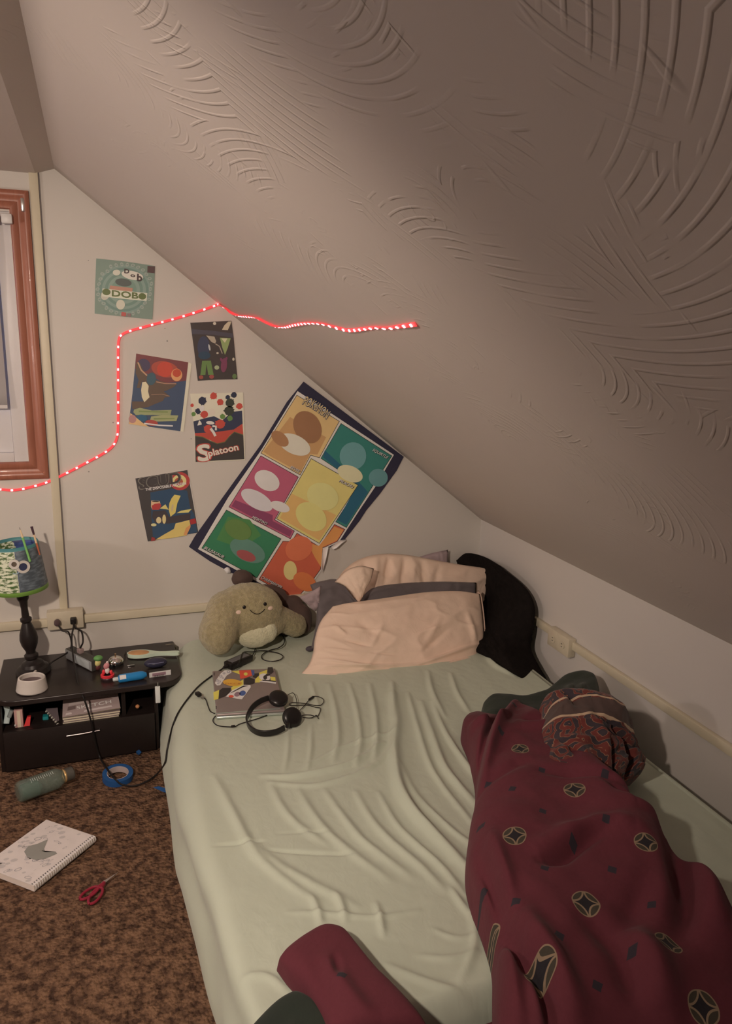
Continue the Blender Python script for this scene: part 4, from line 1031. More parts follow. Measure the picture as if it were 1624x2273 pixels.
# the roll: a puffed cushion with uv
def uv_cushion(name, mat, parent, G, thick, **k):
    Fr, Bk = puff(G, thick, **k); h, w = len(G), len(G[0]); bm = bmesh.new(); ul = bm.loops.layers.uv.new('UVMap')
    for S, fl in ((Fr, False), (Bk, True)):
        V = [[bm.verts.new(p) for p in r] for r in S]
        for i in range(h-1):
            for j in range(w-1):
                ix = [(i, j), (i, j+1), (i+1, j+1), (i+1, j)]
                if fl: ix = ix[::-1]
                f = bm.faces.new([V[a][b] for a, b in ix])
                for l, (a, b) in zip(f.loops, ix): l[ul].uv = (b/(w-1)*1.15, a/(h-1))
    bmesh.ops.remove_doubles(bm, verts=bm.verts, dist=1e-4); bmesh.ops.recalc_face_normals(bm, faces=bm.faces)
    me = bpy.data.meshes.new(name); bm.to_mesh(me); bm.free(); me.materials.append(mat); me.shade_smooth(); return link(name, me, parent)
MBOR = border_mat()
zz = lambda u, v, z: P(u, v, z=z)
G = coons([zz(1186, 1596, .46), zz(1206, 1540, .55), zz(1246, 1527, .58), zz(1290, 1531, .59), zz(1338, 1544, .58), zz(1378, 1574, .53)],
          [zz(1188, 1700, .47), zz(1240, 1722, .47), zz(1290, 1738, .45), zz(1345, 1744, .41), zz(1397, 1744, .34)],
          [zz(1192, 1604, .46), zz(1184, 1646, .46), zz(1188, 1700, .47)],
          [zz(1378, 1574, .53), zz(1400, 1616, .48), zz(1402, 1652, .44), zz(1426, 1690, .36), zz(1420, 1718, .34), zz(1397, 1744, .34)], 90, 80)
BRD = [(.62, .35, .80, .95, .03, -.035), (.72, .62, .98, .55, .02, -.02), (.35, .02, .40, .25, .03, -.014), (.45, .3, .5, .9, .05, .015), (.85, .75, .95, .9, .05, .02), (.5, .62, .60, .98, .018, -.02), (.1, .5, .35, .9, .03, -.012)]
o = uv_cushion('patterned_border', MBOR, com, G, .066, back=.09, pw=.6, wr=.007, ws=10, seed=14, facing=(-.4, -1, .8), ridges=BRD); o['label'] = 'dark border with red scrolls and two cream stripes'
# second corner of the comforter, flopped back over the foot of the bed
q3 = lambda u, v, z=.315: P(u, v, z=z)
G = coons([q3(614, 2152), q3(640, 2128), q3(680, 2100), q3(716, 2082), q3(752, 2086), q3(768, 2108)], [q3(730, 2330), q3(800, 2340), q3(880, 2340), q3(960, 2330)],
          [q3(614, 2152), q3(640, 2188), q3(680, 2230), q3(710, 2280), q3(730, 2330)], [q3(768, 2108), q3(800, 2150), q3(850, 2210), q3(900, 2262), q3(960, 2330)], 80, 80)
RB = [([(640, 2160), (690, 2220), (740, 2290)], .02, .012), ([(730, 2090), (760, 2150), (820, 2230)], .02, .010), ([(700, 2110), (740, 2190), (790, 2280)], .02, -.008), ([(745, 2085), (752, 2130)], .01, -.008)]
heap('folded_corner', MRED, G, lambda U, V: .035+.03*V, RB, .311, com, 17, .006, .016)
G = coons([q3(655, 2212), q3(690, 2235), q3(720, 2270), q3(738, 2300)], [q3(520, 2340), q3(600, 2345), q3(680, 2345), q3(740, 2340)],
          [q3(655, 2212), q3(610, 2240), q3(565, 2285), q3(520, 2340)], [q3(738, 2300), q3(740, 2315), q3(740, 2330), q3(740, 2340)], 50, 50)
RB = [([(650, 2215), (620, 2250), (590, 2290)], .014, .010), ([(690, 2250), (670, 2290)], .012, .012), ([(665, 2235), (640, 2275)], .008, -.008)]
o = heap('reverse_corner', MGRN, G, lambda U, V: .022+0*V, RB, .311, com, 19, .006, .010); o['label'] = 'plain dark green reverse side'
# the bundle that joins both, hanging over the foot of the bed
G = [[(x, y, z+.02*mnoise.noise(Vector((x*6, y*9, 1)))) for x in np.linspace(-1.32, -.12, 60)] for y, z in ((-2.096, .26), (-2.11, .275), (-2.13, .27), (-2.15, .22), (-2.155, .14), (-2.14, .06))]
m = MB(); m.grid(G); o = m.build('foot_fold', MRED, com, auto=None); sm = o.modifiers.new('s', 'SOLIDIFY'); sm.thickness = .03; sm.offset = -1

# ------------------------------------------------------------------ low black stand
ST = .300
MBLKW = M('black_wood', (.020, .014, .013), .42, var=.15, vs=20, bump=.15, bs=60)
MBLKT = M('black_wood_top', (.028, .021, .020), .28, var=.2, vs=14)
stand = empty('tv_stand', (-1.87, -.2, 0), 'low black stand with an open shelf and a wide drawer left of the bed', 'stand')
def rrect(x0, x1, y0, y1, r, n=8):
    out = []
    for cx_, cy_, a0 in ((x1-r, y1-.004, 0), (x0+r, y1-.004, 90), (x0+r, y0+r, 180), (x1-r, y0+r, 270)):
        rr_ = r if cy_ == y0+r else .004
        cx2 = cx_ if cy_ == y0+r else (x1-.004 if a0 == 0 else x0+.004)
        for k in range(n+1):
            a = math.radians(a0+90*k/n); out.append((cx2+rr_*math.cos(a), cy_+rr_*math.sin(a)))
    return out
m = MB(); pts = rrect(-2.180, -1.500, -.405, -.006, .075)
m.prism([(x, y, ST-.022) for x, y in pts], (0, 0, .022)); o = m.build('top', MBLKT, stand, auto=30)
bv = o.modifiers.new('b', 'BEVEL'); bv.width = .003; bv.segments = 2; bv.limit_method = 'ANGLE'
m = MB(); m.bx(-2.175, -2.160, -.372, -.008, .0, ST-.022, .001).bx(-1.612, -1.598, -.372, -.008, .0, ST-.022, .001).bx(-2.16, -1.612, -.372, -.008, .150, .162, .001).bx(-2.16, -1.612, -.018, -.008, 0, ST-.022).bx(-2.16, -1.612, -.36, -.018, .0, .012)
m.bx(-1.735, -1.720, -.36, -.018, .162, ST-.022)
m.build('body', MBLKW, stand, auto=30)
dr = MB().bx(-2.158, -1.614, -.388, -.372, .006, .166, .002).build('drawer', MBLKW, stand, auto=30)
ha, hb = P(148, 1634, y=-.40), P(221, 1621, y=-.40)
MB().tube([ha+Vector((0, .014, 0)), ha, ha.lerp(hb, .5)+Vector((0, -.003, 0)), hb, hb+Vector((0, .014, 0))], .0032, 10).build('handle', M('handle_metal', (.30, .27, .27), .35, metal=1), dr)
S = lambda u, v, z=0: P(u, v, z=ST+z)

# table lamp ---------------------------------------------------------------
LB = Vector((-2.055, -.175, ST))
lampo = empty('table_lamp', LB, 'table lamp with a dark turned base and a painted blue and green shade', 'lamp')
MDK = M('lamp_dark', (.018, .014, .014), .4, var=.2)
base_r = .062
prof = [(.0, 0), (base_r, 0), (base_r+.004, .010), (base_r-.004, .026), (.046, .032), (.040, .044), (.026, .050), (.020, .058), (.026, .066), (.026, .076), (.018, .084), (.018, .092), (.030, .118), (.034, .140), (.031, .162), (.020, .195), (.016, .206), (.021, .212), (.021, .222), (.014, .228), (.0125, .262), (.016, .290), (.022, .300), (.022, .308), (.012, .314), (.006, .33), (.0, .33)]
tip = Vector((-.018, 0, .33)).normalized()
MB().lathe([(r*1.0, h*1.05) for r, h in prof], LB, tip, 40, cap=False).build('lamp_base', MDK, lampo)
SC0 = LB+tip*.355; H = .185
s = NT('shade_paint'); uv = s.coord('UV'); co = s.coord(); e = s.sep(uv)
n1 = s.noise(uv, 6, 4, .6, 1.0)
c = s.mix(s.step(n1, .38, .62), A(34, 38, 62), A(52, 62, 98)); c = s.mix(s.step(s.noise(uv, 11, 3), .6, .7), c, A(40, 44, 52))
lf = s.math('GREATER_THAN', s.math('ADD', e[0], s.math('MULTIPLY', s.math('SUBTRACT', n1, .5), .08)), .525)
gw = s.mix(s.step(s.noise(uv, 22, 3, .6), .42, .55), A(58, 74, 36), A(168, 160, 132)); c = s.mix(lf, c, gw)
rt = s.math('LESS_THAN', e[0], .36); c = s.mix(rt, c, s.mix(s.step(s.noise(uv, 18, 3), .4, .7), A(58, 60, 62), A(88, 90, 90)))
c = s.mix(s.math('LESS_THAN', e[1], .085), c, A(98, 124, 52)); c = s.mix(s.math('GREATER_THAN', e[1], .93), c, A(54, 92, 88))
s.base(c); s.b.inputs['Roughness'].default_value = .5; MSH = s.m
bm = bmesh.new(); ul = bm.loops.layers.uv.new('UVMap'); nS = 64; R0, R1 = .098, .082; prev = None; rows = []
ax = tip; aa = Vector((1, 0, 0)); aa = (aa-ax*aa.dot(ax)).normalized(); ab = ax.cross(aa)
def shp(a, h, r=0): 
    R = R0+(R1-R0)*h+r; return SC0+ax*(H*(h-.0))+(aa*math.cos(a)+ab*math.sin(a))*R
for hh in np.linspace(0, 1, 8): rows.append([bm.verts.new(shp(2*PI*k/nS, hh)) for k in range(nS)])
for i in range(7):
    for k in range(nS):
        f = bm.faces.new((rows[i][k], rows[i][(k+1) % nS], rows[i+1][(k+1) % nS], rows[i+1][k])); f.smooth = True
        for l, (kk, hh) in zip(f.loops, ((k, i), (k+1, i), (k+1, i+1), (k, i+1))): l[ul].uv = (((kk/nS)+.25) % 1.0001 if kk < nS else .25, hh/7)
me = bpy.data.meshes.new('lamp_shade'); bm.to_mesh(me); bm.free(); me.materials.append(MSH); so = link('lamp_shade', me, lampo)
sm = so.modifiers.new('s', 'SOLIDIFY'); sm.thickness = .0015
so['label'] = 'painted blue, white and green drum shade'
tsh = bvh_of(me)
def on_shade(u, v, lift=.002):
    l, n = hit(tsh, u, v); 
    if l is None: return P(u, v, y=LB.y-.10), Vector((0, -1, 0))
    if n.dot(ray(u, v)) > 0: n = -n
    return l+n*lift, n
def disc(name, u, v, r0, r1, mt, lift=.002, lab=None):
    l, n = on_shade(u, v, lift); m = MB(); m.lathe([(r0, -.0015), (r1, -.0015), (r1, .0015), (r0, .0015)], l, n, 36, cap=False)
    if r0 < .001: pass
    return m.build(name, mt, so)
MWHP = M('ring_white', (.72, .70, .66), .35)
m = MB(); l, n = on_shade(52, 1258, .002)
disc('white_ring', 51, 1258, .0145, .024, MWHP, .003); disc('white_ring', 32, 1252, .0095, .0185, MWHP, .006)
m = MB(); l, n = on_shade(51, 1258, .001); m.lathe([(0, -.001), (.0145, -.001), (.0145, .001), (0, .001)], l, n, 30); m.build('ring_centre', M('ring_dark', A(40, 40, 58), .5), so)
m = MB(); l, n = on_shade(32, 1252, .004); m.lathe([(0, -.001), (.0095, -.001), (.0095, .001), (0, .001)], l, n, 30); m.build('ring_centre', M('ring_brown', A(70, 56, 44), .5), so)
m = MB(); pp = [on_shade(34+10*math.sin(a)*.9, 1266+8*math.cos(a), .002)[0] for a in np.linspace(-.6, 1.9, 12)]; m.tube(pp, .0012, 6); m.build('painted_arc', M('arc_pale', A(130, 140, 160), .5), so)
# pencils and brush taped to the shade
def stick(name, u0, v0, u1, v1, r, segs, label, cat, lift=.006):
    a = on_shade(u1, v1, lift)[0]; t = on_shade(u0, max(v0, 1200), lift)[0]
    d = (P(u0, v0, y=a.y+.010)-a); root = empty(name, a, label, cat); 
    for nm, f0, f1, ra, rb, mt in segs:
        MB().tube([a+d*f0, a+d*(f0*.5+f1*.5), a+d*f1], r, 12, rr=[r*ra, r*(ra+rb)/2, r*rb]).build(nm, mt, root)
    return root
stick('pencil', 43, 1170, 65, 1246, .0042, (('shaft', 0, .70, 1, 1, M('pencil_green', A(98, 134, 72), .4)), ('sharpened_wood', .70, .93, 1, .35, M('pencil_wood', A(170, 140, 104), .6)), ('point', .93, 1, .34, .1, M('graphite', (.1, .1, .1), .4))), 'green pencil standing up against the painted lampshade', 'pencil')
stick('paintbrush', 70, 1169, 85, 1232, .0036, (('handle', 0, .42, .7, 1.1, M('brush_orange', A(150, 78, 52), .4)), ('ferrule', .42, .72, 1.1, .9, M('brush_tan', A(182, 138, 104), .35)), ('bristles', .72, 1, 1.0, 1.4, M('brush_dark', A(56, 36, 40), .8))), 'small paintbrush with dark bristles leaning on the painted lampshade', 'paintbrush')

# white cup ------------------------------------------------------------------
cc = S(71, 1531); MCW = M('ceramic_white', (.72, .68, .64), .35)
cup = empty('mug', cc, 'short white mug with a dark inside on the front left of the stand', 'mug')
MB().lathe([(0, 0), (.054, 0), (.056, .004), (.048, .050), (.044, .053), (.040, .050), (.044, .012), (0, .010)], cc, (.04, .05, 1), 48, cap=False).build('cup', MCW, cup)
MB().lathe([(0, .034), (.0415, .034)], cc, (.04, .05, 1), 40, cap=False).build('dark_inside', M('cup_dark', A(76, 58, 54), .5), cup)
hp = [cc+Vector((.008, .046, .046)), cc+Vector((.012, .066, .044)), cc+Vector((.012, .072, .028)), cc+Vector((.008, .054, .012))]
MB().tube(cr(hp, 6), .005, 10).build('handle', MCW, cup)

# outlets ---------------------------------------------------------------------
MOUT = M('outlet_cream', (.70, .64, .50), .35)
MSLOT = M('slot_dark', (.05, .04, .035), .6)
def outlet(name, c, ex, ez, n, w, h, d, label):
    root = empty(name, c, label, 'outlet')
    ex, ez, n = Vector(ex), Vector(ez), Vector(n); R = Matrix((ex, n, ez)).transposed()
    MB().box(c+n*d/2, (w, d, h), R, bev=.004).build('box', MOUT, root, auto=40)
    for sx in (-1, 1):
        q = c+n*(d+.0005)+ex*sx*w*.22
        f = MB().lathe([(0, 0), (.016, 0), (.016, .0022), (0, .0022)], q, n, 24, cap=False).build('socket', MOUT, root)
        m = MB()
        for a in (-1, 1): m.box(q+n*.0024+ez*a*.006+ex*.001, (.008, .0012, .0022), R)
        m.build('slot', MSLOT, f, smooth=False)
    return root
oc = P(145, 1377, y=-.045); oc.y = -.001
outlet('wall_outlet', oc, (1, 0, 0), (0, 0, 1), (0, -1, 0), .140, .078, .044, 'cream surface outlet box on the window wall with two cords plugged in')
o2 = P(1238, 1425, x=-.035); o2.x = -.001
outlet('wall_outlet', o2, (0, 1, 0), (0, 0, 1), (-1, 0, 0), .150, .078, .036, 'cream surface outlet box on the right knee wall, nothing plugged in')

# power strip --------------------------------------------------------------------
MCORD = M('cord_black', (.014, .012, .012), .4)
ps = empty('power_strip', S(176, 1478), 'grey and black power strip standing on its edge on the stand', 'power strip')
a, b = S(147, 1462), S(205, 1492); d = (b-a).normalized(); nn = Vector((-d.y, d.x, 0)); 
if nn.y > 0: nn = -nn
R = Matrix((d, -nn, Vector((0, 0, 1)))).transposed(); L = (b-a).length; cen = a.lerp(b, .5)+Vector((0, 0, .024))-nn*.017
MB().box(cen, (L, .036, .046), R, bev=.003).build('body', M('strip_dark', A(52, 46, 40), .4), ps, auto=40)
MB().box(cen+nn*.0185+Vector((0, 0, 0)), (L*.985, .003, .040), R, bev=.001).build('face', M('strip_grey', A(112, 104, 98), .4), ps, auto=40)
MB().box(cen+nn*.0205+d*L*.16, (L*.50, .0015, .032), R, bev=.0006).build('label_panel', M('strip_light', A(136, 130, 122), .5), ps, auto=40)
pt = cen+Vector((0, 0, .030))-d*.012
MB().box(pt, (.024, .020, .022), R, bev=.003).build('plug', M('plug_grey', A(120, 96, 88), .4), ps, auto=40)
o1 = oc+Vector((.031, -.052, .0)); 
MB().tube(cr([oc+Vector((.034, -.050, 0)), oc+Vector((.036, -.075, -.022)), oc+Vector((.060, -.085, -.040)), pt+Vector((.012, 0, .040)), pt+Vector((0, 0, .012))], 8), .0036, 10).build('cord', MCORD, ps)
lc = MB().tube(cr([oc+Vector((-.030, -.062, -.006)), oc+Vector((-.012, -.082, -.030)), oc+Vector((.012, -.085, -.04)), cen-d*.05+Vector((-.02, .02, .02)), S(118, 1468, .02), S(100, 1480, .005), S(84, 1484, .005)], 8), .0030, 10).build('cord', MCORD, lampo)
pg = MB(); pg.lathe([(0, 0), (.011, 0), (.013, .006), (.012, .022), (.007, .030), (0, .032)], oc+Vector((-.0308, -.046, 0)), (0, -1, -.15), 18, cap=False); pg.build('plug', M('plug_brown', A(62, 44, 42), .4), lampo)

# small things on the stand ---------------------------------------------------------
# bell
c0 = S(257, 1475); bell = empty('service_bell', c0, 'shiny chrome service bell in the middle of the black stand', 'bell')
MB().lathe([(0, 0), (.030, 0), (.030, .006), (.006, .010), (0, .010)], c0, n=32, cap=False).build('base', M('bell_base', (.02, .02, .02), .4), bell)
MB().lathe([(.031, .009), (.032, .013), (.029, .022), (.021, .031), (.010, .036), (0, .037)], c0, n=40, cap=False).build('dome', M('chrome', (.85, .83, .80), .12, metal=1, var=.02), bell)
MB().lathe([(.0, .036), (.003, .037), (.0026, .044), (.004, .045), (.0036, .048), (0, .049)], c0, n=16, cap=False).build('button', M('brass', (.75, .5, .3), .3, metal=1), bell)
# green and yellow figure
c0 = S(217, 1487); fg = empty('toy_figure', c0, 'small green and yellow toy figure behind the red one on the stand', 'toy')
MB().ell(c0+Vector((0, 0, .012)), (.012, .010, .013)).build('feet', M('fig_red_dark', A(74, 34, 32), .4), fg)
MB().ell(c0+Vector((0, 0, .032)), (.014, .012, .016)).build('body', M('fig_yellow', A(176, 152, 92), .4), fg)
MB().ell(c0+Vector((.004, 0, .050)), (.018, .014, .012)).build('cap', M('fig_green', A(78, 112, 58), .4), fg)
# red figure
c0 = S(239, 1506); fr = empty('toy_figure', c0, 'small toy figure on a bright red round base beside the blue bottle', 'toy')
MFR = M('fig_red', A(200, 40, 44), .3)
MB().lathe([(0, 0), (.025, 0), (.026, .006), (.024, .010), (0, .010)], c0, n=32, cap=False).build('stand_base', M('fig_base', A(44, 26, 26), .4), fr)
MB().lathe([(.016, .010), (.026, .010), (.026, .018), (.022, .020), (.016, .018)], c0, n=32, cap=False).build('red_ring', MFR, fr)
m = MB(); m.ell(c0+Vector((-.014, 0, .028)), (.006, .006, .012)).ell(c0+Vector((.014, -.004, .026)), (.006, .006, .010)); m.build('arms', MFR, fr)
MB().ell(c0+Vector((.0, 0, .034)), (.009, .008, .014)).build('body', M('fig_white', A(196, 176, 158), .4), fr)
m = MB(); m.ell(c0+Vector((-.002, 0, .054)), (.011, .009, .014), Matrix.Rotation(.4, 3, 'Y')); m.build('head', M('fig_pink', A(156, 96, 92), .4), fr)
MB().ell(c0+Vector((.002, 0, .068)), (.005, .004, .006)).build('tuft', M('fig_pale', A(170, 140, 130), .4), fr)
# blue bottle lying down
a, b = S(262, 1507, .016), S(325, 1497, .016); d = (b-a).normalized(); L = (b-a).length
bo = empty('bottle', a.lerp(b, .5), 'small blue bottle with a clear cap lying on the front of the stand', 'bottle')
MBB = M('bottle_blue', A(30, 92, 128), .3, var=.05)
m = MB(); m.lathe([(0, 0), (.010, 0), (.016, .006), (.0165, .02), (.0165, L*.80), (.015, L*.88), (.008, L), (0, L)], a, d, 32, cap=False); m.build('body', MBB, bo)
MB().lathe([(0, -.020), (.006, -.020), (.008, -.016), (.008, 0), (0, 0)], a, d, 20, cap=False).build('cap', M('cap_clear', A(150, 142, 132), .2), bo)
m = MB(); ups = Vector((0, -.85, .5)).normalized(); side = d.cross(ups)
pts = []
for t in (-.7, -.35, 0, .35): pts.append((ups*math.cos(t)+side*math.sin(t))*.0170)
m.grid([[a+d*(.006)+q for q in pts], [a+d*(.030)+q for q in pts]]); m.build('paper_label', M('label_white', A(190, 184, 176), .5), bo)
# silver clip
MB().box(S(290, 1477, .003), (.030, .005, .004), Matrix.Rotation(-.05, 3, 'Z'), bev=.001).build('hair_clip', M('silver', (.8, .8, .8), .15, metal=1)); tag(bpy.data.objects['hair_clip'], 'thin silver hair clip lying between the bell and the dark case', 'hair clip')
# hairbrush
a, b = S(282, 1452, .012), S(398, 1449, .016); d = (b-a).normalized(); L = (b-a).length
hb_ = empty('hairbrush', a.lerp(b, .5), 'wooden oval hairbrush with a pale edge lying at the back of the stand', 'hairbrush')
prof = [(0, .001), (.015, .018), (.04, .026), (.08, .029), (.13, .027), (.17, .020), (.21, .011), (.25, .0075), (.30, .008), (.34, .0105), (.375, .009), (.385, .001)]
k = L/.385; sd = Vector((-d.y, d.x, 0)); m = MB()
up = [a+d*x*k+sd*y*1.05 for x, y in prof]; dn = [a+d*x*k-sd*y*1.05 for x, y in prof[::-1]]
m.prism([p+Vector((0, 0, -.008)) for p in cr(up, 3)+cr(dn, 3)], (0, 0, .014)); o = m.build('handle', M('brush_pale', A(158, 160, 134), .35), hb_, auto=40)
m = MB(); q0 = a+d*.085*k+Vector((0, 0, .006)); 
m.ell(q0, (.078*k, .025, .005), Matrix((d, sd, Vector((0, 0, 1)))).transposed()); m.build('wooden_back', M('brush_wood', A(150, 104, 66), .5, var=.2), hb_)
m = MB()
for i in range(9):
    for j in range(4): 
        p = q0+d*(i-4)*.014+sd*(j-1.5)*.010; m.tube([p, p-Vector((0, 0, .016))], .0009, 5)
m.build('bristles', M('bristle', (.05, .04, .03), .6), hb_)
# brush head's second thing: a dark grey oval leaning on the wall behind
c0 = S(378, 1440, .0); c0 = P(375, 1438, y=-.035)
m = MB(); m.ell(c0, (.034, .010, .022), Matrix.Rotation(.3, 3, 'X')); o = m.build('soap_dish', M('dark_olive', A(82, 70, 56), .5)); tag(o, 'dark olive oval case leaning on the wall behind the hairbrush', 'case')
# navy case
c0 = S(346, 1474, .016); o = MB().ell(c0+Vector((0, .006, .004)), (.046, .030, .020), Matrix.Rotation(-.05, 3, 'Z')).build('case', M('navy_plastic', A(38, 34, 44), .25)); 
m = MB(); m.tube([c0+Vector((-.030, -.019, .013)), c0+Vector((0, -.024, .013)), c0+Vector((.030, -.019, .013))], .0015, 6)
nc = empty('glasses_case', c0, 'rounded dark navy case in front of the hairbrush', 'case'); o.name = 'shell'; o.parent = nc; o.matrix_parent_inverse = Matrix.Translation(c0).inverted()
m.build('seam', M('navy_light', A(90, 84, 98), .2), nc)
# labelled black box
a, b = S(331, 1499, .010), S(379, 1492, .010); d = (b-a).normalized(); sd = Vector((-d.y, d.x, 0)); R = Matrix((d, sd, Vector((0, 0, 1)))).transposed(); cen = a.lerp(b, .5)
bx_ = empty('small_box', cen, 'small black box with a white barcode label on its front, by the bed', 'box')
MB().box(cen+sd*.016+Vector((0, 0, -.001)), ((b-a).length*.98, .032, .020), R, bev=.002).build('box', M('box_black', (.02, .018, .018), .4), bx_, auto=40)
fc = cen-sd*.001; z_ = Vector((0, 0, 1)); L = (b-a).length
lab = MB().box(fc, (L, .0012, .022), R).build('label', M('label_white', A(190, 184, 176), .5), bx_, smooth=False)
MB().box(fc-sd*.0008-d*.004, (L*.62, .0006, .013), R).build('label_print', M('print_mauve', A(120, 88, 90), .5), lab, smooth=False)
m = MB()
for i in range(14): m.box(fc-sd*.0012+d*(-L*.28+i*L*.034)+z_*-.006, (L*.010*(1+(i*7 % 3)*.5), .0006, .006), R)
m.build('barcode', MSLOT, lab, smooth=False)
# white tag hanging from the stand's right end
tg = empty('tag', P(350, 1518, y=-.41), 'long white tag hanging from the front edge of the black stand', 'tag')
m = MB(); ta, tb2 = P(350, 1524, y=-.412), P(350, 1559, y=-.404); 
m.box(ta.lerp(tb2, .5), (.019, .004, (ta-tb2).length), bev=.002); m.build('tag_card', M('tag_white', A(170, 164, 150), .4), tg, auto=40)
MB().tube([P(350, 1515, y=-.408), P(350, 1524, y=-.412)], .002, 8).build('hook', M('silver', (.8, .8, .8), .15, metal=1), tg)

# things on the shelf under the top ------------------------------------------------------
F0 = .162
def fr_(u, v, y=-.34): return P(u, v, y=y)
# sketch pads
sa, sb = P(138, 1606, z=F0+.002), P(292, 1590, z=F0+.002)
MPAP = M('pad_paper', A(168, 148, 122), .7)
def pad(name, x0, x1, y0, y1, z, h, rot, cov, label, grp=None):
    c = Vector(((x0+x1)/2, (y0+y1)/2, z)); root = empty(name, c, label, 'sketch pad', grp); R = Matrix.Rotation(rot, 3, 'Z')
    MB().box(c+Vector((0, 0, h/2)), (x1-x0, y1-y0, h-.002), R).build('pages', MPAP, root, smooth=False)
    MB().box(c+Vector((0, 0, h)), (x1-x0, y1-y0, .0012), R).build('cover', cov, root, smooth=False)
    return root, R, c+Vector((0, 0, h+.0007))
MCOV = M('pad_cover', A(120, 98, 90), .5, var=.1, vs=9); MCOV2 = M('pad_cover_dark', A(92, 74, 70), .5)
# the pads lie tilted forward so the cover faces the room
def tpad():
    x0, x1 = P(139, 1600, y=-.37).x, -1.742
    root = empty('sketch_pad', ((x0+x1)/2, -.27, F0), 'brown-grey sketch pad with large pale lettering, on top of the pile in the shelf', 'sketch pad')
    zf, zb_ = F0+.030, F0+.112; yf, yb = -.372, -.290
    n = Vector((0, -(zb_-zf), (yb-yf))).normalized()
    A0, B0, C0, D0 = Vector((x0, yf, zf)), Vector((x1+.002, yf+.004, zf+.006)), Vector((x1-.010, yb, zb_)), Vector((x0+.006, yb, zb_-.004))
    m = MB(); m.prism([A0, B0, C0, D0], -n*.010); m.build('pages', MPAP, root, smooth=False)
    m = MB(); m.prism([A0, B0, C0, D0], n*.0012); cv = m.build('cover', MCOV, root, smooth=False)
    ex = (B0-A0).normalized(); ey = (D0-A0).normalized(); o_ = A0+n*.0016; W = (B0-A0).length; Hh = (D0-A0).length
    pt = lambda s_, t_: o_+ex*s_*W+ey*t_*Hh
    def patch(mt, q, k=0): 
        m_ = MB(); m_.mesh([pt(*c)+n*.0003*k for c in q], [tuple(range(len(q)))]); return m_.build('print', mt, cv, smooth=False)
    patch(M('pad_grey', A(136, 116, 106), .5), [(.10, .36), (.40, .38), (.40, .46), (.11, .45)])
    patch(M('pad_dark', A(84, 64, 58), .5), [(.08, .20), (.22, .22), (.22, .34), (.09, .33)])
    patch(M('pad_mid', A(104, 80, 72), .5), [(.45, .34), (.96, .38), (.95, .48), (.47, .47)])
    patch(M('pad_pale', A(150, 130, 120), .5), [(.05, .05), (.16, .06), (.15, .13), (.06, .12)], 1); patch(M('pad_pale', A(150, 130, 120), .5), [(.36, .06), (.86, .08), (.84, .14), (.38, .13)], 1)
    m = MB(); add_text(m, 'SKETCH', pt(.24, .19), pt(.84, .22), Hh*.115, ey, n*.0012); m.build('lettering', M('pad_letter', A(188, 172, 160), .5), cv, smooth=False)
    m = MB(); add_text(m, 'pad', pt(.44, .26), pt(.70, .28), Hh*.09, ey, n*.0014, .01); m.b.free()
    return x0, x1
px0, px1 = tpad()
for i in range(3):
    c = Vector(((px0+px1)/2, -.28, 0)); z0 = F0+.001+i*.0085
    r = empty('sketch_pad', (c.x, c.y, z0), ('tan-edged sketch pad at the bottom of the shelf pile', 'tan-edged sketch pad second from the bottom of the shelf pile', 'tan-edged sketch pad just under the topmost one')[i], 'sketch pad')
    MB().bx(px0+.004*(i % 2), px1-.006+.003*i, -.372+.002*i, -.10, z0, z0+.0066).build('pages', MPAP, r, smooth=False)
    MB().bx(px0+.004*(i % 2), px1-.006+.003*i, -.373+.002*i, -.10, z0+.0066, z0+.0078).build('cover', MCOV2, r, smooth=False)
# spiral notebook leaning
a = P(124, 1612, y=-.35); nb = empty('spiral_notebook', a, 'small grey spiral notebook leaning beside the sketch pads', 'notebook')
m = MB(); q = [P(102, 1576, y=-.30), P(128, 1574, y=-.29), P(132, 1608, y=-.35), P(126, 1610, y=-.36)]
m.prism(q, (0, .008, .002)); m.build('cover', M('note_grey', A(88, 72, 70), .5), nb, smooth=False)
m = MB(); p0, p1 = P(103, 1579, y=-.308), P(128, 1607, y=-.362)
for i in range(7):
    c = p0.lerp(p1, i/6); m.lathe([(.0022, -.001), (.0046, -.001), (.0046, .001), (.0022, .001)], c, (p1-p0), 12, cap=False)
m.build('spiral', M('spiral_cream', A(196, 182, 140), .4), nb)
o = MB().box(P(102, 1598, y=-.30), (.022, .03, .040), bev=.004).build('teal_box', M('teal', A(26, 96, 92), .4), auto=40); tag(o, 'small teal box behind the spiral notebook in the shelf', 'box')
o = MB().box(P(110, 1606, y=-.335), (.024, .010, .012), bev=.002).build('card', M('card_white', A(170, 170, 160), .5), auto=40); tag(o, 'small black and white card on the shelf under the spiral notebook', 'card')
m = MB(); q = [P(53, 1613, y=-.345), P(66, 1612, y=-.345), P(68, 1591, y=-.335), P(60, 1592, y=-.335)]; m.prism(q, (0, .012, 0)); o = m.build('folded_card', M('red_card', A(168, 36, 34), .45), smooth=False); tag(o, 'bright red folded card on the shelf right of the pink box', 'card')
pk = empty('upright_box', P(42, 1614, y=-.345), 'upright pink and beige box at the left of the shelf', 'box')
c = P(42, 1592, y=-.33); MB().box(c, (.030, .03, .072), bev=.002).build('box', M('box_pink', A(160, 118, 106), .5), pk, auto=40)
MB().box(c+Vector((.001, -.0156, 0)), (.012, .001, .068)).build('strip', M('box_beige', A(186, 150, 124), .5), pk, smooth=False)
o = MB().lathe([(0, 0), (.0035, .001), (.0035, .006), (0, .007)], P(34, 1612, y=-.35), n=16, cap=False).build('bead', M('bead_white', (.8, .8, .78), .2)); tag(o, 'tiny white bead on the shelf edge by the pink box', 'bead')
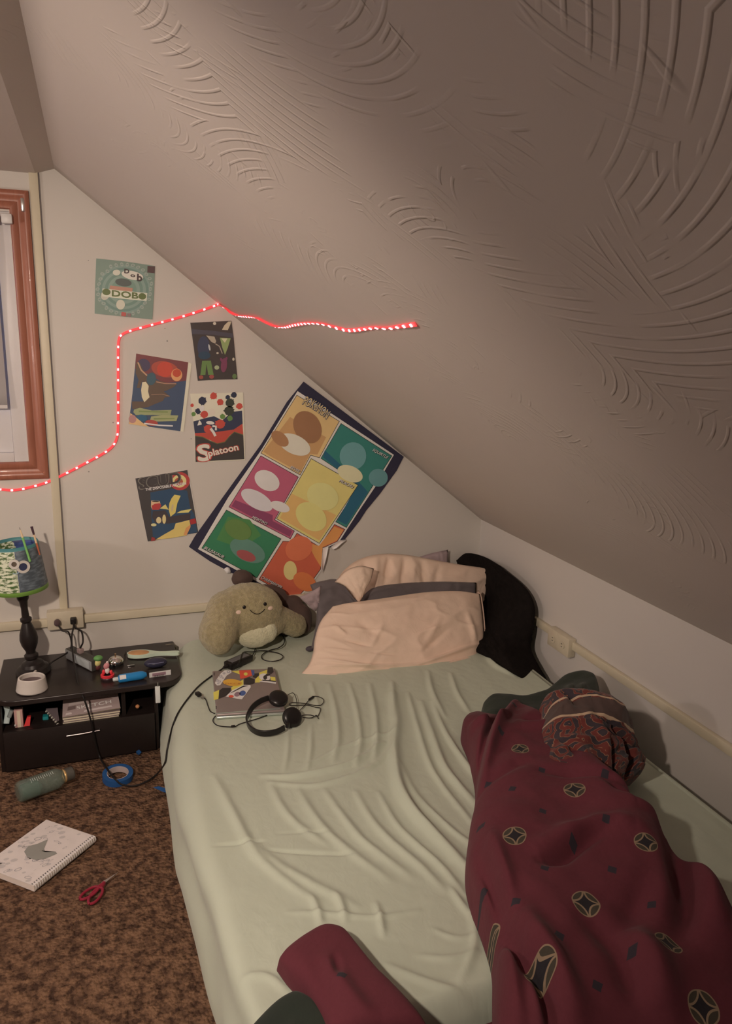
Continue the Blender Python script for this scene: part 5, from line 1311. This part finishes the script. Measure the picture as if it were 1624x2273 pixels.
tb_ = empty('tube', P(14, 1605, y=-.34), 'white and grey squeeze tube standing crooked at the left end of the shelf', 'tube')
m = MB(); pth = [P(12, 1562, y=-.33), P(17, 1580, y=-.33), P(14, 1606, y=-.345)]; m.tube(cr(pth, 5), .010, 12, flat=.4, up=(0, -1, 0)); m.build('tube_body', M('tube_white', A(150, 150, 140), .4), tb_)
m = MB(); m.tube([P(26, 1576, y=-.335), P(20, 1592, y=-.34)], .008, 12); m.build('cap', M('tube_grey', A(110, 108, 100), .4), tb_)
o = MB().ell(P(305, 1568, y=-.36), (.008, .008, .008)).build('orange_knob', M('knob_orange', A(150, 96, 60), .4)); tag(o, 'small orange cap in the dark right part of the shelf', 'cap')
o = MB().ell(P(104, 1600, y=-.31), (.004, .004, .004)); o.b.free()

# ------------------------------------------------------------------ on the floor
# water bottle
a, b = P(45, 1782, z=.040), P(150, 1716, z=.040); d = (b-a).normalized(); a0 = P(38, 1760, z=.042); b0 = P(142, 1722, z=.042); d = (b0-a0).normalized(); L = (b0-a0).length
wb = empty('water_bottle', a0.lerp(b0, .5), 'clear grey-green water bottle lying on the carpet in front of the stand', 'bottle')
s = NT('bottle_plastic'); s.base((.30, .38, .33)); s.b.inputs['Roughness'].default_value = .12; s.b.inputs['Transmission Weight'].default_value = .3; s.b.inputs['IOR'].default_value = 1.3; s.b.inputs['Alpha'].default_value = .36
m = MB(); m.lathe([(0, 0), (.030, 0), (.036, .006), (.0375, .016), (.0375, L*.78), (.036, L*.86), (.026, L*.96), (.022, L), (.020, L), (.024, L*.95), (.0345, L*.85), (.036, L*.78), (.036, .016), (.03, .005), (0, .004)], a0, d, 48, cap=False); m.build('body', s.m, wb)
MB().lathe([(.0225, L-.004), (.0245, L), (.0225, L+.004)], a0, d, 32, cap=False).build('gold_ring', M('ring_gold', A(190, 132, 84), .3, metal=.5), wb)
MB().lathe([(0, L+.034), (.020, L+.034), (.024, L+.030), (.024, L+.004), (0, L+.004)], a0, d, 32, cap=False).build('cap', M('cap_dark', A(62, 54, 46), .45), wb)
m = MB(); up = Vector((0, -.30, .95)).normalized(); sd = d.cross(up).normalized()
for i in range(12):
    for t in np.linspace(-.18, .18 if i % 3 else .35, 5)[:-1]:
        q0, q1 = ((up*math.cos(x)+sd*math.sin(x))*.0379 for x in (t, t+.09)); c = a0+d*(L*.30+i*L*.042); m.mesh([c+q0, c+q1, c+q1+d*.0012, c+q0+d*.0012], [(0, 1, 2, 3)])
m.build('scale_marks', M('marks_white', A(168, 178, 166), .5), wb, smooth=False)
m = MB(); m.lathe([(0, .01), (.028, .012), (.030, .03), (.030, L*.42), (.014, L*.5), (0, L*.5)], a0-Vector((0, 0, .006)), d, 32, cap=False); m.build('water', M('water_tint', A(76, 98, 84), .1, trans=.4), wb)
# blue tape roll
tc = P(261, 1722, z=.010); tr = empty('tape_roll', tc, 'roll of blue painters tape lying on the carpet in front of the stand', 'tape')
MB().lathe([(.0385, 0), (.055, 0), (.055, .024), (.0385, .024)], tc-Vector((0, 0, .010)), (.05, -.08, 1), 56, cap=False).build('tape', M('tape_blue', A(26, 56, 90), .5), tr, auto=40)
MB().lathe([(.0370, .0), (.0388, .0), (.0388, .0244), (.0370, .0244), (.0370, 0)], tc-Vector((0, 0, .010)), (.05, -.08, 1), 56, cap=False).build('core', M('core_card', A(140, 118, 108), .8), tr, auto=40)
def scrap(pts, label, seed):
    rnd = random.Random(seed); m = MB(); P3 = [P(u, v, z=.006+rnd.uniform(0, .012)) for u, v in pts]; m.mesh(P3, [(0, i, i+1) for i in range(1, len(P3)-1)])
    o = m.build('tape_scrap', M('tape_blue', A(26, 56, 90), .5), smooth=False); sm = o.modifiers.new('s', 'SOLIDIFY'); sm.thickness = .0012; tag(o, label, 'tape')
scrap([(302, 1668), (308, 1664), (314, 1670), (308, 1676), (303, 1674)], 'tiny scrap of blue tape by the foot of the black stand', 2)
scrap([(340, 1748), (352, 1746), (368, 1750), (371, 1760), (362, 1758), (350, 1752)], 'crumpled scrap of blue tape on the carpet against the bed', 5)
# notebook on the floor
q = lambda u, v, z: P(u, v, z=z)
T0, T1, T2 = q(103, 1820, .022), q(212, 1857, .022), q(75, 1966, .024)
ex = (T1-T0).normalized(); T3 = T0+(T2-T1); hN = Vector((0, 0, 1))
c = T0.lerp(T2, .5); fn = empty('notebook', (c.x, c.y, 0), 'white spiral notebook with small grey drawings lying on the carpet', 'notebook')
for v_ in (T0, T1, T2, T3): v_.z = .022
m = MB(); m.prism([T0, T1, T2, T3], -hN*.016); m.build('pages', M('page_cream', A(176, 152, 136), .7), fn, smooth=False)
m = MB(); m.prism([p-hN*.0175 for p in (T0, T1, T2, T3)], -hN*.0015); m.build('back_cover', M('cover_white', A(164, 145, 133), .45), fn, smooth=False)
NX = (T1-T0); NY = (T3-T0); npt = lambda s_, t_, k=1: T0+NX*s_+NY*t_+hN*(.0016+.0002*k)
m = MB(); m.prism([T0, T1, T2, T3], hN*.0014)
rnd = random.Random(12)
for j in range(3):
    m.mi = (1, 2, 3)[j]
    for i in range(34 if j < 2 else 16):
        sx, sy = rnd.uniform(.06, .86), rnd.uniform(.04, .96)
        if abs(sx-.5) < .2 and abs(sy-.48) < .16: continue
        r = rnd.uniform(.006, .012) if j < 2 else rnd.uniform(.002, .005); a0_ = rnd.uniform(0, 6); c = npt(sx, sy, j)
        if j == 0: m.mesh([c+Vector((math.cos(t+a0_)*r, math.sin(t+a0_)*r*.7, 0)) for t in np.linspace(0, 2*PI, 9)[:-1]], [tuple(range(8))])
        else:
            n_ = 14; vs = []
            for t in np.linspace(0, 2*PI, n_): vs += [c+Vector((math.cos(t+a0_)*r, math.sin(t)*r*.7, 0)), c+Vector((math.cos(t+a0_)*r*.78, math.sin(t)*r*.5, 0))]
            m.mesh(vs, [(2*i_, 2*i_+1, 2*i_+3, 2*i_+2) for i_ in range(n_-1)])
ed = [(.40, .30), (.46, .38), (.52, .46), (.60, .50), (.72, .44), (.78, .46), (.70, .60), (.60, .66), (.44, .66), (.30, .60), (.26, .50), (.34, .42)]
m.mi = 4; f = [npt(a_, b_, 4) for a_, b_ in ed]; cc_ = sum(f, Vector())/len(f); m.mesh([cc_]+f, [(0, i+1, (i+1) % len(f)+1) for i in range(len(f))])
m.mi = 5
for i in range(30):
    c = npt(0, 0)+NX*.955+(T2-T1)*((i+.5)/30); m.box(c, (.006, .004, .0006), Matrix.Rotation(math.atan2(NX.y, NX.x), 3, 'Z'))
m.build('front_cover', [M('cover_white', A(164, 145, 133), .45), M('doodle_pale', A(146, 130, 120), .6), M('doodle_grey', A(118, 106, 100), .6), M('doodle_dark', A(66, 61, 68), .6), M('crescent_grey', A(108, 99, 88), .6), M('hole_dark', A(56, 48, 46), .8)], fn, smooth=False)
m = MB()
for i in range(30):
    c = T1.lerp(T2, (i+.5)/30)-NX.normalized()*.004-hN*.006; m.lathe([(.0085, -.0009), (.0100, -.0009), (.0100, .0009), (.0085, .0009)], c, (T2-T1), 14, cap=False)
m.build('spiral', M('spiral_white', A(190, 176, 166), .4), fn)
# scissors
def sc(u, v, z=.010): return P(u, v, z=z)
sx = empty('scissors', sc(215, 1975, 0), 'red-handled scissors lying on the carpet beside the notebook', 'scissors')
MRH = M('handle_red', A(104, 20, 32), .35); MST = M('steel', (.55, .52, .50), .3, metal=1)
def loop(c, d, a_, b_): 
    d = d.normalized(); s_ = Vector((-d.y, d.x, 0)); return [c+d*a_*math.cos(t)+s_*b_*math.sin(t) for t in np.linspace(0, 2*PI, 25)]
piv = sc(232, 1958, .012); h1, h2 = sc(198, 1982, .010), sc(212, 1988, .010)
MB().tube(loop(h1, h1-piv, .030, .014), .0042, 10, cap=False).tube([piv, piv.lerp(h1, .45)], .006, 10, flat=.6).build('handle', MRH, sx)
MB().tube(loop(h2, h2-piv, .032, .015), .0042, 10, cap=False).tube([piv, piv.lerp(h2, .40)], .006, 10, flat=.6).build('handle', MRH, sx)
for k, e_ in enumerate((sc(262, 1937, .012), sc(256, 1943, .010))):
    d = (e_-piv); s_ = Vector((-d.y, d.x, 0)).normalized()*.006; MB().prism([piv-d*.15+s_, piv-d*.15-s_, e_], (0, 0, .0016)).build('blade', MST, sx, smooth=False)
MB().lathe([(0, 0), (.003, 0), (.003, .003), (0, .003)], piv+Vector((0, 0, .002)), n=14, cap=False).build('pivot', MST, sx)

# ------------------------------------------------------------------ laptop and its leads
ZB = ZT+.004
LZ = ZB+.020
l0, l1, l2 = P(471, 1489, z=LZ), P(610, 1483, z=LZ), P(632, 1576, z=LZ); l3 = P(480, 1586, z=LZ)
cenL = (l0+l1+l2+l3)/4; lap = empty('laptop', cenL-Vector((0, 0, .02)), 'closed grey laptop covered in stickers lying on the bed', 'laptop')
def slab(name, pts, z0, z1, mt, grow=0, parent=lap):
    c = sum(pts, Vector())/len(pts); q = [Vector((p.x, p.y, z0))+(p-c).normalized()*grow for p in pts]
    m = MB(); m.prism([Vector((v.x, v.y, z0)) for v in q], (0, 0, z1-z0)); o = m.build(name, mt, parent, auto=30)
    b_ = o.modifiers.new('b', 'BEVEL'); b_.width = .004 if grow > -.01 else .001; b_.segments = 3; b_.limit_method = 'ANGLE'; b_.angle_limit = 1.0; return o
MLID = M('laptop_lid', A(112, 94, 86), .35, metal=.3, var=.03); MSIL = M('laptop_silver', A(150, 144, 130), .3, metal=.6)
slab('base', [l0, l1, l2, l3], ZB, ZB+.010, MSIL); lid = slab('lid', [l0, l1, l2, l3], ZB+.0112, LZ, MLID)
lx = l1-l0; ly = l3-l0
def lp(u, v, k=1): p = P(u, v, z=LZ); return Vector((p.x, p.y, LZ+.0003*k))
Z1 = lambda x, y, k=1: lp(460+x/6.015, 1460+y/6.015, k)     # read off a close view of the lid
def stick_(name, mt, pts, k=1, par=None): 
    m = MB(); m.mesh([Z1(x, y, k) for x, y in pts], [tuple(range(len(pts)))]); return m.build(name, mt, par or lid, smooth=False)
def ellp(cx_, cy_, rx, ry, rot=0, n=24): 
    a_ = math.radians(rot); return [(cx_+rx*math.cos(t)*math.cos(a_)-ry*math.sin(t)*math.sin(a_), cy_+rx*math.cos(t)*math.sin(a_)+ry*math.sin(t)*math.cos(a_)) for t in np.linspace(0, 2*PI, n+1)[:-1]]
MYE = M('st_yellow', A(176, 154, 66), .4); MSB = M('st_black', A(38, 30, 30), .4); MSW = M('st_white', A(184, 168, 156), .4); MOR = M('st_orange', A(190, 126, 48), .4); MSR = M('st_red', A(174, 62, 44), .4); MSBL = M('st_blue', A(56, 68, 104), .4); MSG = M('st_grey', A(122, 112, 112), .4)
stick_('sticker', MYE, [(80, 462), (158, 430), (150, 550), (86, 568)]); stick_('sticker', MSB, [(158, 440), (205, 405), (312, 402), (308, 490), (148, 552)], 2); stick_('sticker', MYE, [(320, 180), (434, 170), (430, 222)], 1); stick_('sticker', MYE, [(318, 400), (478, 290), (482, 372), (330, 452)], 2)
stick_('sticker', MSB, [(492, 282), (560, 262), (632, 290), (630, 340), (560, 368), (486, 366)], 3); stick_('sticker', MYE, [(640, 290), (690, 200), (800, 160), (790, 240), (700, 330), (636, 334)], 1); stick_('sticker', MSB, [(806, 130), (870, 126), (886, 190), (850, 220), (802, 200)], 3); stick_('sticker', MYE, [(840, 255), (905, 262), (915, 330), (850, 310)], 2); stick_('sticker', MSB, [(626, 214), (690, 208), (690, 240), (650, 276), (604, 262)], 3)
w_ = stick_('sticker', MSW, [(230, 170), (318, 168), (322, 200), (258, 240), (172, 368), (128, 372), (100, 340), (130, 280), (180, 210)], 2)
for x, y, r in ((282, 190, 22), (222, 210, 18), (180, 250, 22), (210, 275, 14), (130, 305, 20), (165, 320, 16), (145, 345, 14)): stick_('sticker_print', MSG, ellp(x, y, r, r*.8), 4); stick_('sticker_print', MSW, ellp(x, y, r*.55, r*.45), 5)
stick_('sticker', MOR, ellp(335, 335, 128, 46, 4), 4)
m = MB(); add_text(m, 'DKCR', Z1(238, 362, 6), Z1(446, 362, 6), .013, Z1(238, 300, 6)-Z1(238, 362, 6), (0, 0, 0)); m.build('sticker_lettering', M('st_brown', A(150, 84, 40), .4), lid, smooth=False)
stick_('sticker', MSR, [(424, 172), (580, 168), (598, 240), (520, 270), (440, 288)], 4); stick_('sticker', MSBL, [(582, 168), (626, 172), (628, 240), (596, 236)], 4); stick_('sticker', MYE, ellp(512, 222, 26, 22), 5)
stick_('sticker', MSW, ellp(765, 262, 76, 48, 10), 4); stick_('sticker', MSB, ellp(772, 268, 26, 30), 5); stick_('sticker', MSB, ellp(808, 232, 34, 16, -12), 5); stick_('sticker', MSW, [(690, 308), (918, 326), (916, 352), (700, 322)], 4); stick_('sticker', MSB, [(735, 296), (915, 316), (912, 328), (740, 312)], 6)
stick_('sticker', MSW, [(246, 520), (330, 440), (480, 366), (575, 368), (580, 398), (520, 480), (460, 560), (380, 548)], 4); stick_('sticker', MSB, [(300, 478), (480, 376), (552, 376), (470, 400), (350, 462)], 5); stick_('sticker', MSR, ellp(318, 520, 34, 18), 5); stick_('sticker', MSBL, ellp(470, 478, 44, 34, -20), 5); stick_('sticker', M('st_mauve', A(110, 84, 86), .4), ellp(400, 492, 42, 30, -20), 5)
for x, y in ((90, 216), (118, 664)): stick_('hinge_mark', MSB, [(x-6, y-20), (x+6, y-20), (x+6, y+22), (x-6, y+22)], 1)
stick_('lid_edge', MSIL, [(100, 742), (960, 668), (990, 690), (108, 752)], 1)

# charger: outlet -> floor -> bed -> brick -> loop
ch = empty('laptop_charger', P(530, 1466, z=ZB), 'black laptop charger, its brick on the bed and its lead plugged into the outlet', 'charger')
MCB = M('charger_black', (.016, .014, .014), .35)
zb2 = ZB+.004
ba, bb2 = P(505, 1478, z=zb2+.012), P(553, 1457, z=zb2+.012); d = (bb2-ba).normalized(); sd = Vector((-d.y, d.x, 0)); R = Matrix((d, sd, Vector((0, 0, 1)))).transposed()
brick = MB().box(ba.lerp(bb2, .5), ((bb2-ba).length*1.02, .046, .028), R, bev=.005).build('brick', MCB, ch, auto=40)
MB().box(ba.lerp(bb2, .5)+Vector((0, 0, .0143)), ((bb2-ba).length*.8, .030, .0008), R).build('rating_label', M('label_grey', A(84, 76, 72), .4), brick, smooth=False)
MB().tube([ba-d*.022, ba-d*.004], .009, 12, rr=[.005, .010]).build('strain_relief', MCB, ch)
q = lambda u, v, z=ZB+.004: P(u, v, z=z)
tsheet = bvh_of(SHEET.data)
def OS(u, v, lift=.0035, x=-1.6):
    l, n = hit(tsheet, u, v)
    if l is None: return P(u, v, x=x)
    return l+(n if n.dot(ray(u, v)) < 0 else -n)*lift
main = [oc+Vector((.031, -.058, 0)), oc+Vector((.032, -.080, -.012)), P(159, 1420, y=-.12), P(164, 1470, y=-.20), P(174, 1520, y=-.33), P(184, 1545, y=-.409), P(193, 1570, y=-.414), P(203, 1605, y=-.414), P(212, 1650, y=-.406), P(222, 1682, y=-.41), q(232, 1698, .03), q(244, 1716, .030), q(256, 1730, .026), q(272, 1742, .008), q(300, 1744, .008), q(330, 1732, .010),
        q(350, 1716, .016), OS(368, 1694), OS(373, 1664), OS(380, 1632), OS(388, 1604), OS(399, 1580), OS(418, 1552), OS(440, 1526), OS(466, 1505), q(490, 1487, ZB+.008), ba-d*.02]
MB().tube(cr(main, 8), .0034, 10).build('power_lead', MCB, ch)
MB().box(oc+Vector((.031, -.056, 0)), (.024, .024, .026), bev=.004).build('plug', MCB, ch, auto=40)
loopp = [bb2+d*.004+Vector((0, 0, -.006)), q(563, 1450, ZB+.008), q(572, 1425), q(584, 1405), q(598, 1401), q(618, 1405), q(629, 1414), q(630, 1428, ZB+.01), q(618, 1438, ZB+.01), q(600, 1443), q(586, 1450), q(580, 1458), q(586, 1465), q(602, 1468), q(620, 1465), q(628, 1458), q(620, 1451), q(600, 1446, ZB+.012), q(580, 1444, ZB+.012), q(560, 1447, ZB+.012), q(540, 1448, ZB+.035), q(534, 1462, ZB+.036), q(528, 1474, ZB+.034), q(520, 1486, ZB+.010)]
MB().tube(cr(loopp, 8), .0022, 8).build('output_lead', MCB, ch)
MB().tube([q(487, 1490, LZ+.004), q(510, 1486, LZ+.004), q(530, 1484, LZ+.004)], .0024, 8).b.free()
# short adapter lead at the laptop's left side
ad = empty('adapter_lead', q(440, 1540), 'short black adapter lead with a boxy plug left of the laptop', 'cable')
pa_, pb_ = q(434, 1536, ZB+.010), q(449, 1548, ZB+.010); d = (pb_-pa_).normalized(); R = Matrix((d, Vector((-d.y, d.x, 0)), Vector((0, 0, 1)))).transposed()
MB().box(pa_.lerp(pb_, .4), (.026, .017, .013), R, bev=.003).build('plug', MCB, ad, auto=40)
MB().box(pa_.lerp(pb_, 1.0), (.010, .013, .008), R, bev=.002).build('plug_tip', M('steel', (.55, .52, .50), .3, metal=1), ad, auto=40)
MB().tube(cr([pb_, q(456, 1552), q(461, 1566), q(466, 1578), q(474, 1583), q(482, 1584, ZB+.006)], 8), .0020, 8).build('lead', MCB, ad)

# headphones -----------------------------------------------------------------------
hp_ = empty('headphones', q(610, 1590), 'black wired headphones resting on the corner of the laptop', 'headphones')
MHP = M('headphone_black', (.014, .012, .012), .3, var=.2); MPAD = M('ear_pad', (.010, .009, .009), .8, bump=.3)
band = [P(596, 1549, z=LZ+.030), P(578, 1556, z=LZ+.026), P(560, 1570, z=LZ+.016), P(549, 1590, z=ZB+.024), P(548, 1604, z=ZB+.018), P(556, 1617, z=ZB+.015), P(572, 1626, z=ZB+.014), P(592, 1628, z=ZB+.014), P(614, 1624, z=ZB+.016), P(632, 1615, z=ZB+.022)]
MB().tube(cr(band, 8), .013, 14, flat=.22, up=(.2, -.2, .1)).b.free()
bp_ = cr(band, 8); cenb = sum(bp_, Vector())/len(bp_)
vs = []; m = MB(); nrm = []
for i, p in enumerate(bp_):
    t = (bp_[min(i+1, len(bp_)-1)]-bp_[max(i-1, 0)]).normalized(); out = (p-cenb); out = (out-t*out.dot(t)).normalized(); wdir = t.cross(out).normalized(); w_ = .0115; th = .0028
    for a_, b_ in ((-1, -1), (1, -1), (1, 1), (-1, 1)): vs.append(p+wdir*a_*w_+out*b_*th)
n_ = len(bp_)
m.mesh(vs, [(i*4+k, i*4+(k+1) % 4, i*4+4+(k+1) % 4, i*4+4+k) for i in range(n_-1) for k in range(4)]+[(0, 1, 2, 3), tuple(4*n_-4+k for k in range(4))]); o = m.build('headband', MHP, hp_, auto=50)
b_ = o.modifiers.new('b', 'BEVEL'); b_.width = .0014; b_.segments = 2; b_.limit_method = 'ANGLE'
def earcup(c, axis, nm='ear_cup'):
    axis = Vector(axis).normalized(); m_ = MB()
    m_.lathe([(0, .012), (.020, .0115), (.030, .009), (.0345, .004), (.035, -.002), (.033, -.006), (0, -.006)], c, axis, 44, cap=False); cu = m_.build(nm, MHP, hp_)
    m_ = MB(); m_.lathe([(.014, -.007), (.018, -.013), (.027, -.016), (.034, -.012), (.0355, -.006), (.030, -.004)], c, axis, 44, cap=False); m_.build('ear_pad', MPAD, cu)
    return cu
e1, e2 = P(618, 1549, z=LZ+.022), P(649, 1592, z=ZB+.026)
earcup(e1, (.10, -.35, .95)); earcup(e2, (.25, -.75, .55))
MB().box(P(602, 1550, z=LZ+.024), (.016, .012, .010), Matrix.Rotation(.5, 3, 'Z'), bev=.003).build('hinge', MHP, hp_, auto=40)
MB().box(P(638, 1610, z=ZB+.022), (.016, .012, .016), Matrix.Rotation(.7, 3, 'Z'), bev=.003).build('hinge', MHP, hp_, auto=40)
sl_ = M('slider_silver', A(160, 150, 140), .25, metal=.8); MB().box(P(640, 1573, z=ZB+.044), (.016, .004, .003), Matrix.Rotation(.7, 3, 'Z')).build('slider', sl_, hp_, smooth=False); 
MB().tube(cr([e1+Vector((.034, .010, 0)), P(650, 1538, z=ZB+.02), P(657, 1550, z=ZB+.015), P(659, 1568, z=ZB+.01), P(656, 1578, z=ZB+.02)], 8), .0014, 8).build('cup_wire', MCB, hp_)
cab = [P(662, 1580, z=ZB+.012), q(672, 1570), q(684, 1556, ZB+.008), q(692, 1547, ZB+.008), q(704, 1546), q(716, 1551), q(718, 1558), q(712, 1565), q(700, 1566), q(680, 1562), q(660, 1560), q(646, 1560), q(642, 1565, ZB+.012), q(652, 1566, ZB+.008), q(680, 1565), q(700, 1570), q(711, 1573), q(706, 1588), q(700, 1590), q(688, 1587), q(676, 1587), q(668, 1590), q(678, 1593), q(692, 1593), q(702, 1588), q(706, 1595)]
MB().tube(cr(cab, 8), .0016, 8).build('cable', MCB, hp_)
MB().tube([q(686, 1553, ZB+.007), q(695, 1547, ZB+.007)], .0045, 10).build('cable_tie', MCB, hp_)
c2 = [q(628, 1581), q(600, 1585), q(586, 1590), q(566, 1597), q(545, 1603), q(530, 1608), q(520, 1613), q(500, 1613), q(482, 1610), q(473, 1602), q(474, 1594), q(482, 1588), q(496, 1589), q(508, 1590)]
MB().tube(cr(c2, 8), .0019, 8).build('cable', MCB, hp_)
MB().box(q(517, 1612, ZB+.005), (.014, .008, .007), bev=.002).build('cable_splitter', MCB, hp_, auto=40)
MB().tube([q(504, 1590, ZB+.006), q(519, 1589, ZB+.006)], .0042, 12).build('jack', MCB, hp_)
# dark scrap of cloth left of the front pillow
m = MB(); m.ell(P(688, 1440, z=ZB+.008), (.020, .012, .012)); o = m.build('sock', M('sock_dark', A(56, 46, 48), .8)); tag(o, 'small dark balled sock poking out left of the front pillow', 'sock')

# ------------------------------------------------------------------ light, view
w = bpy.data.worlds.new('dusk'); SC.world = w; w.use_nodes = True
bg = w.node_tree.nodes['Background']; bg.inputs[0].default_value = (.10, .30, 1.0, 1); bg.inputs[1].default_value = 3.0
SC.view_settings.view_transform = 'Standard'; SC.view_settings.look = 'None'
SC.view_settings.exposure = 0.0; SC.view_settings.gamma = 1.0; SC.view_settings.use_curve_mapping = False
SC.cycles.use_denoising = True
SC.cycles.max_bounces = 6; SC.cycles.diffuse_bounces = 3; SC.cycles.glossy_bounces = 2; SC.cycles.use_adaptive_sampling = True; SC.cycles.adaptive_threshold = .14; SC.cycles.adaptive_min_samples = 16
SC.cycles.sample_clamp_indirect = 5
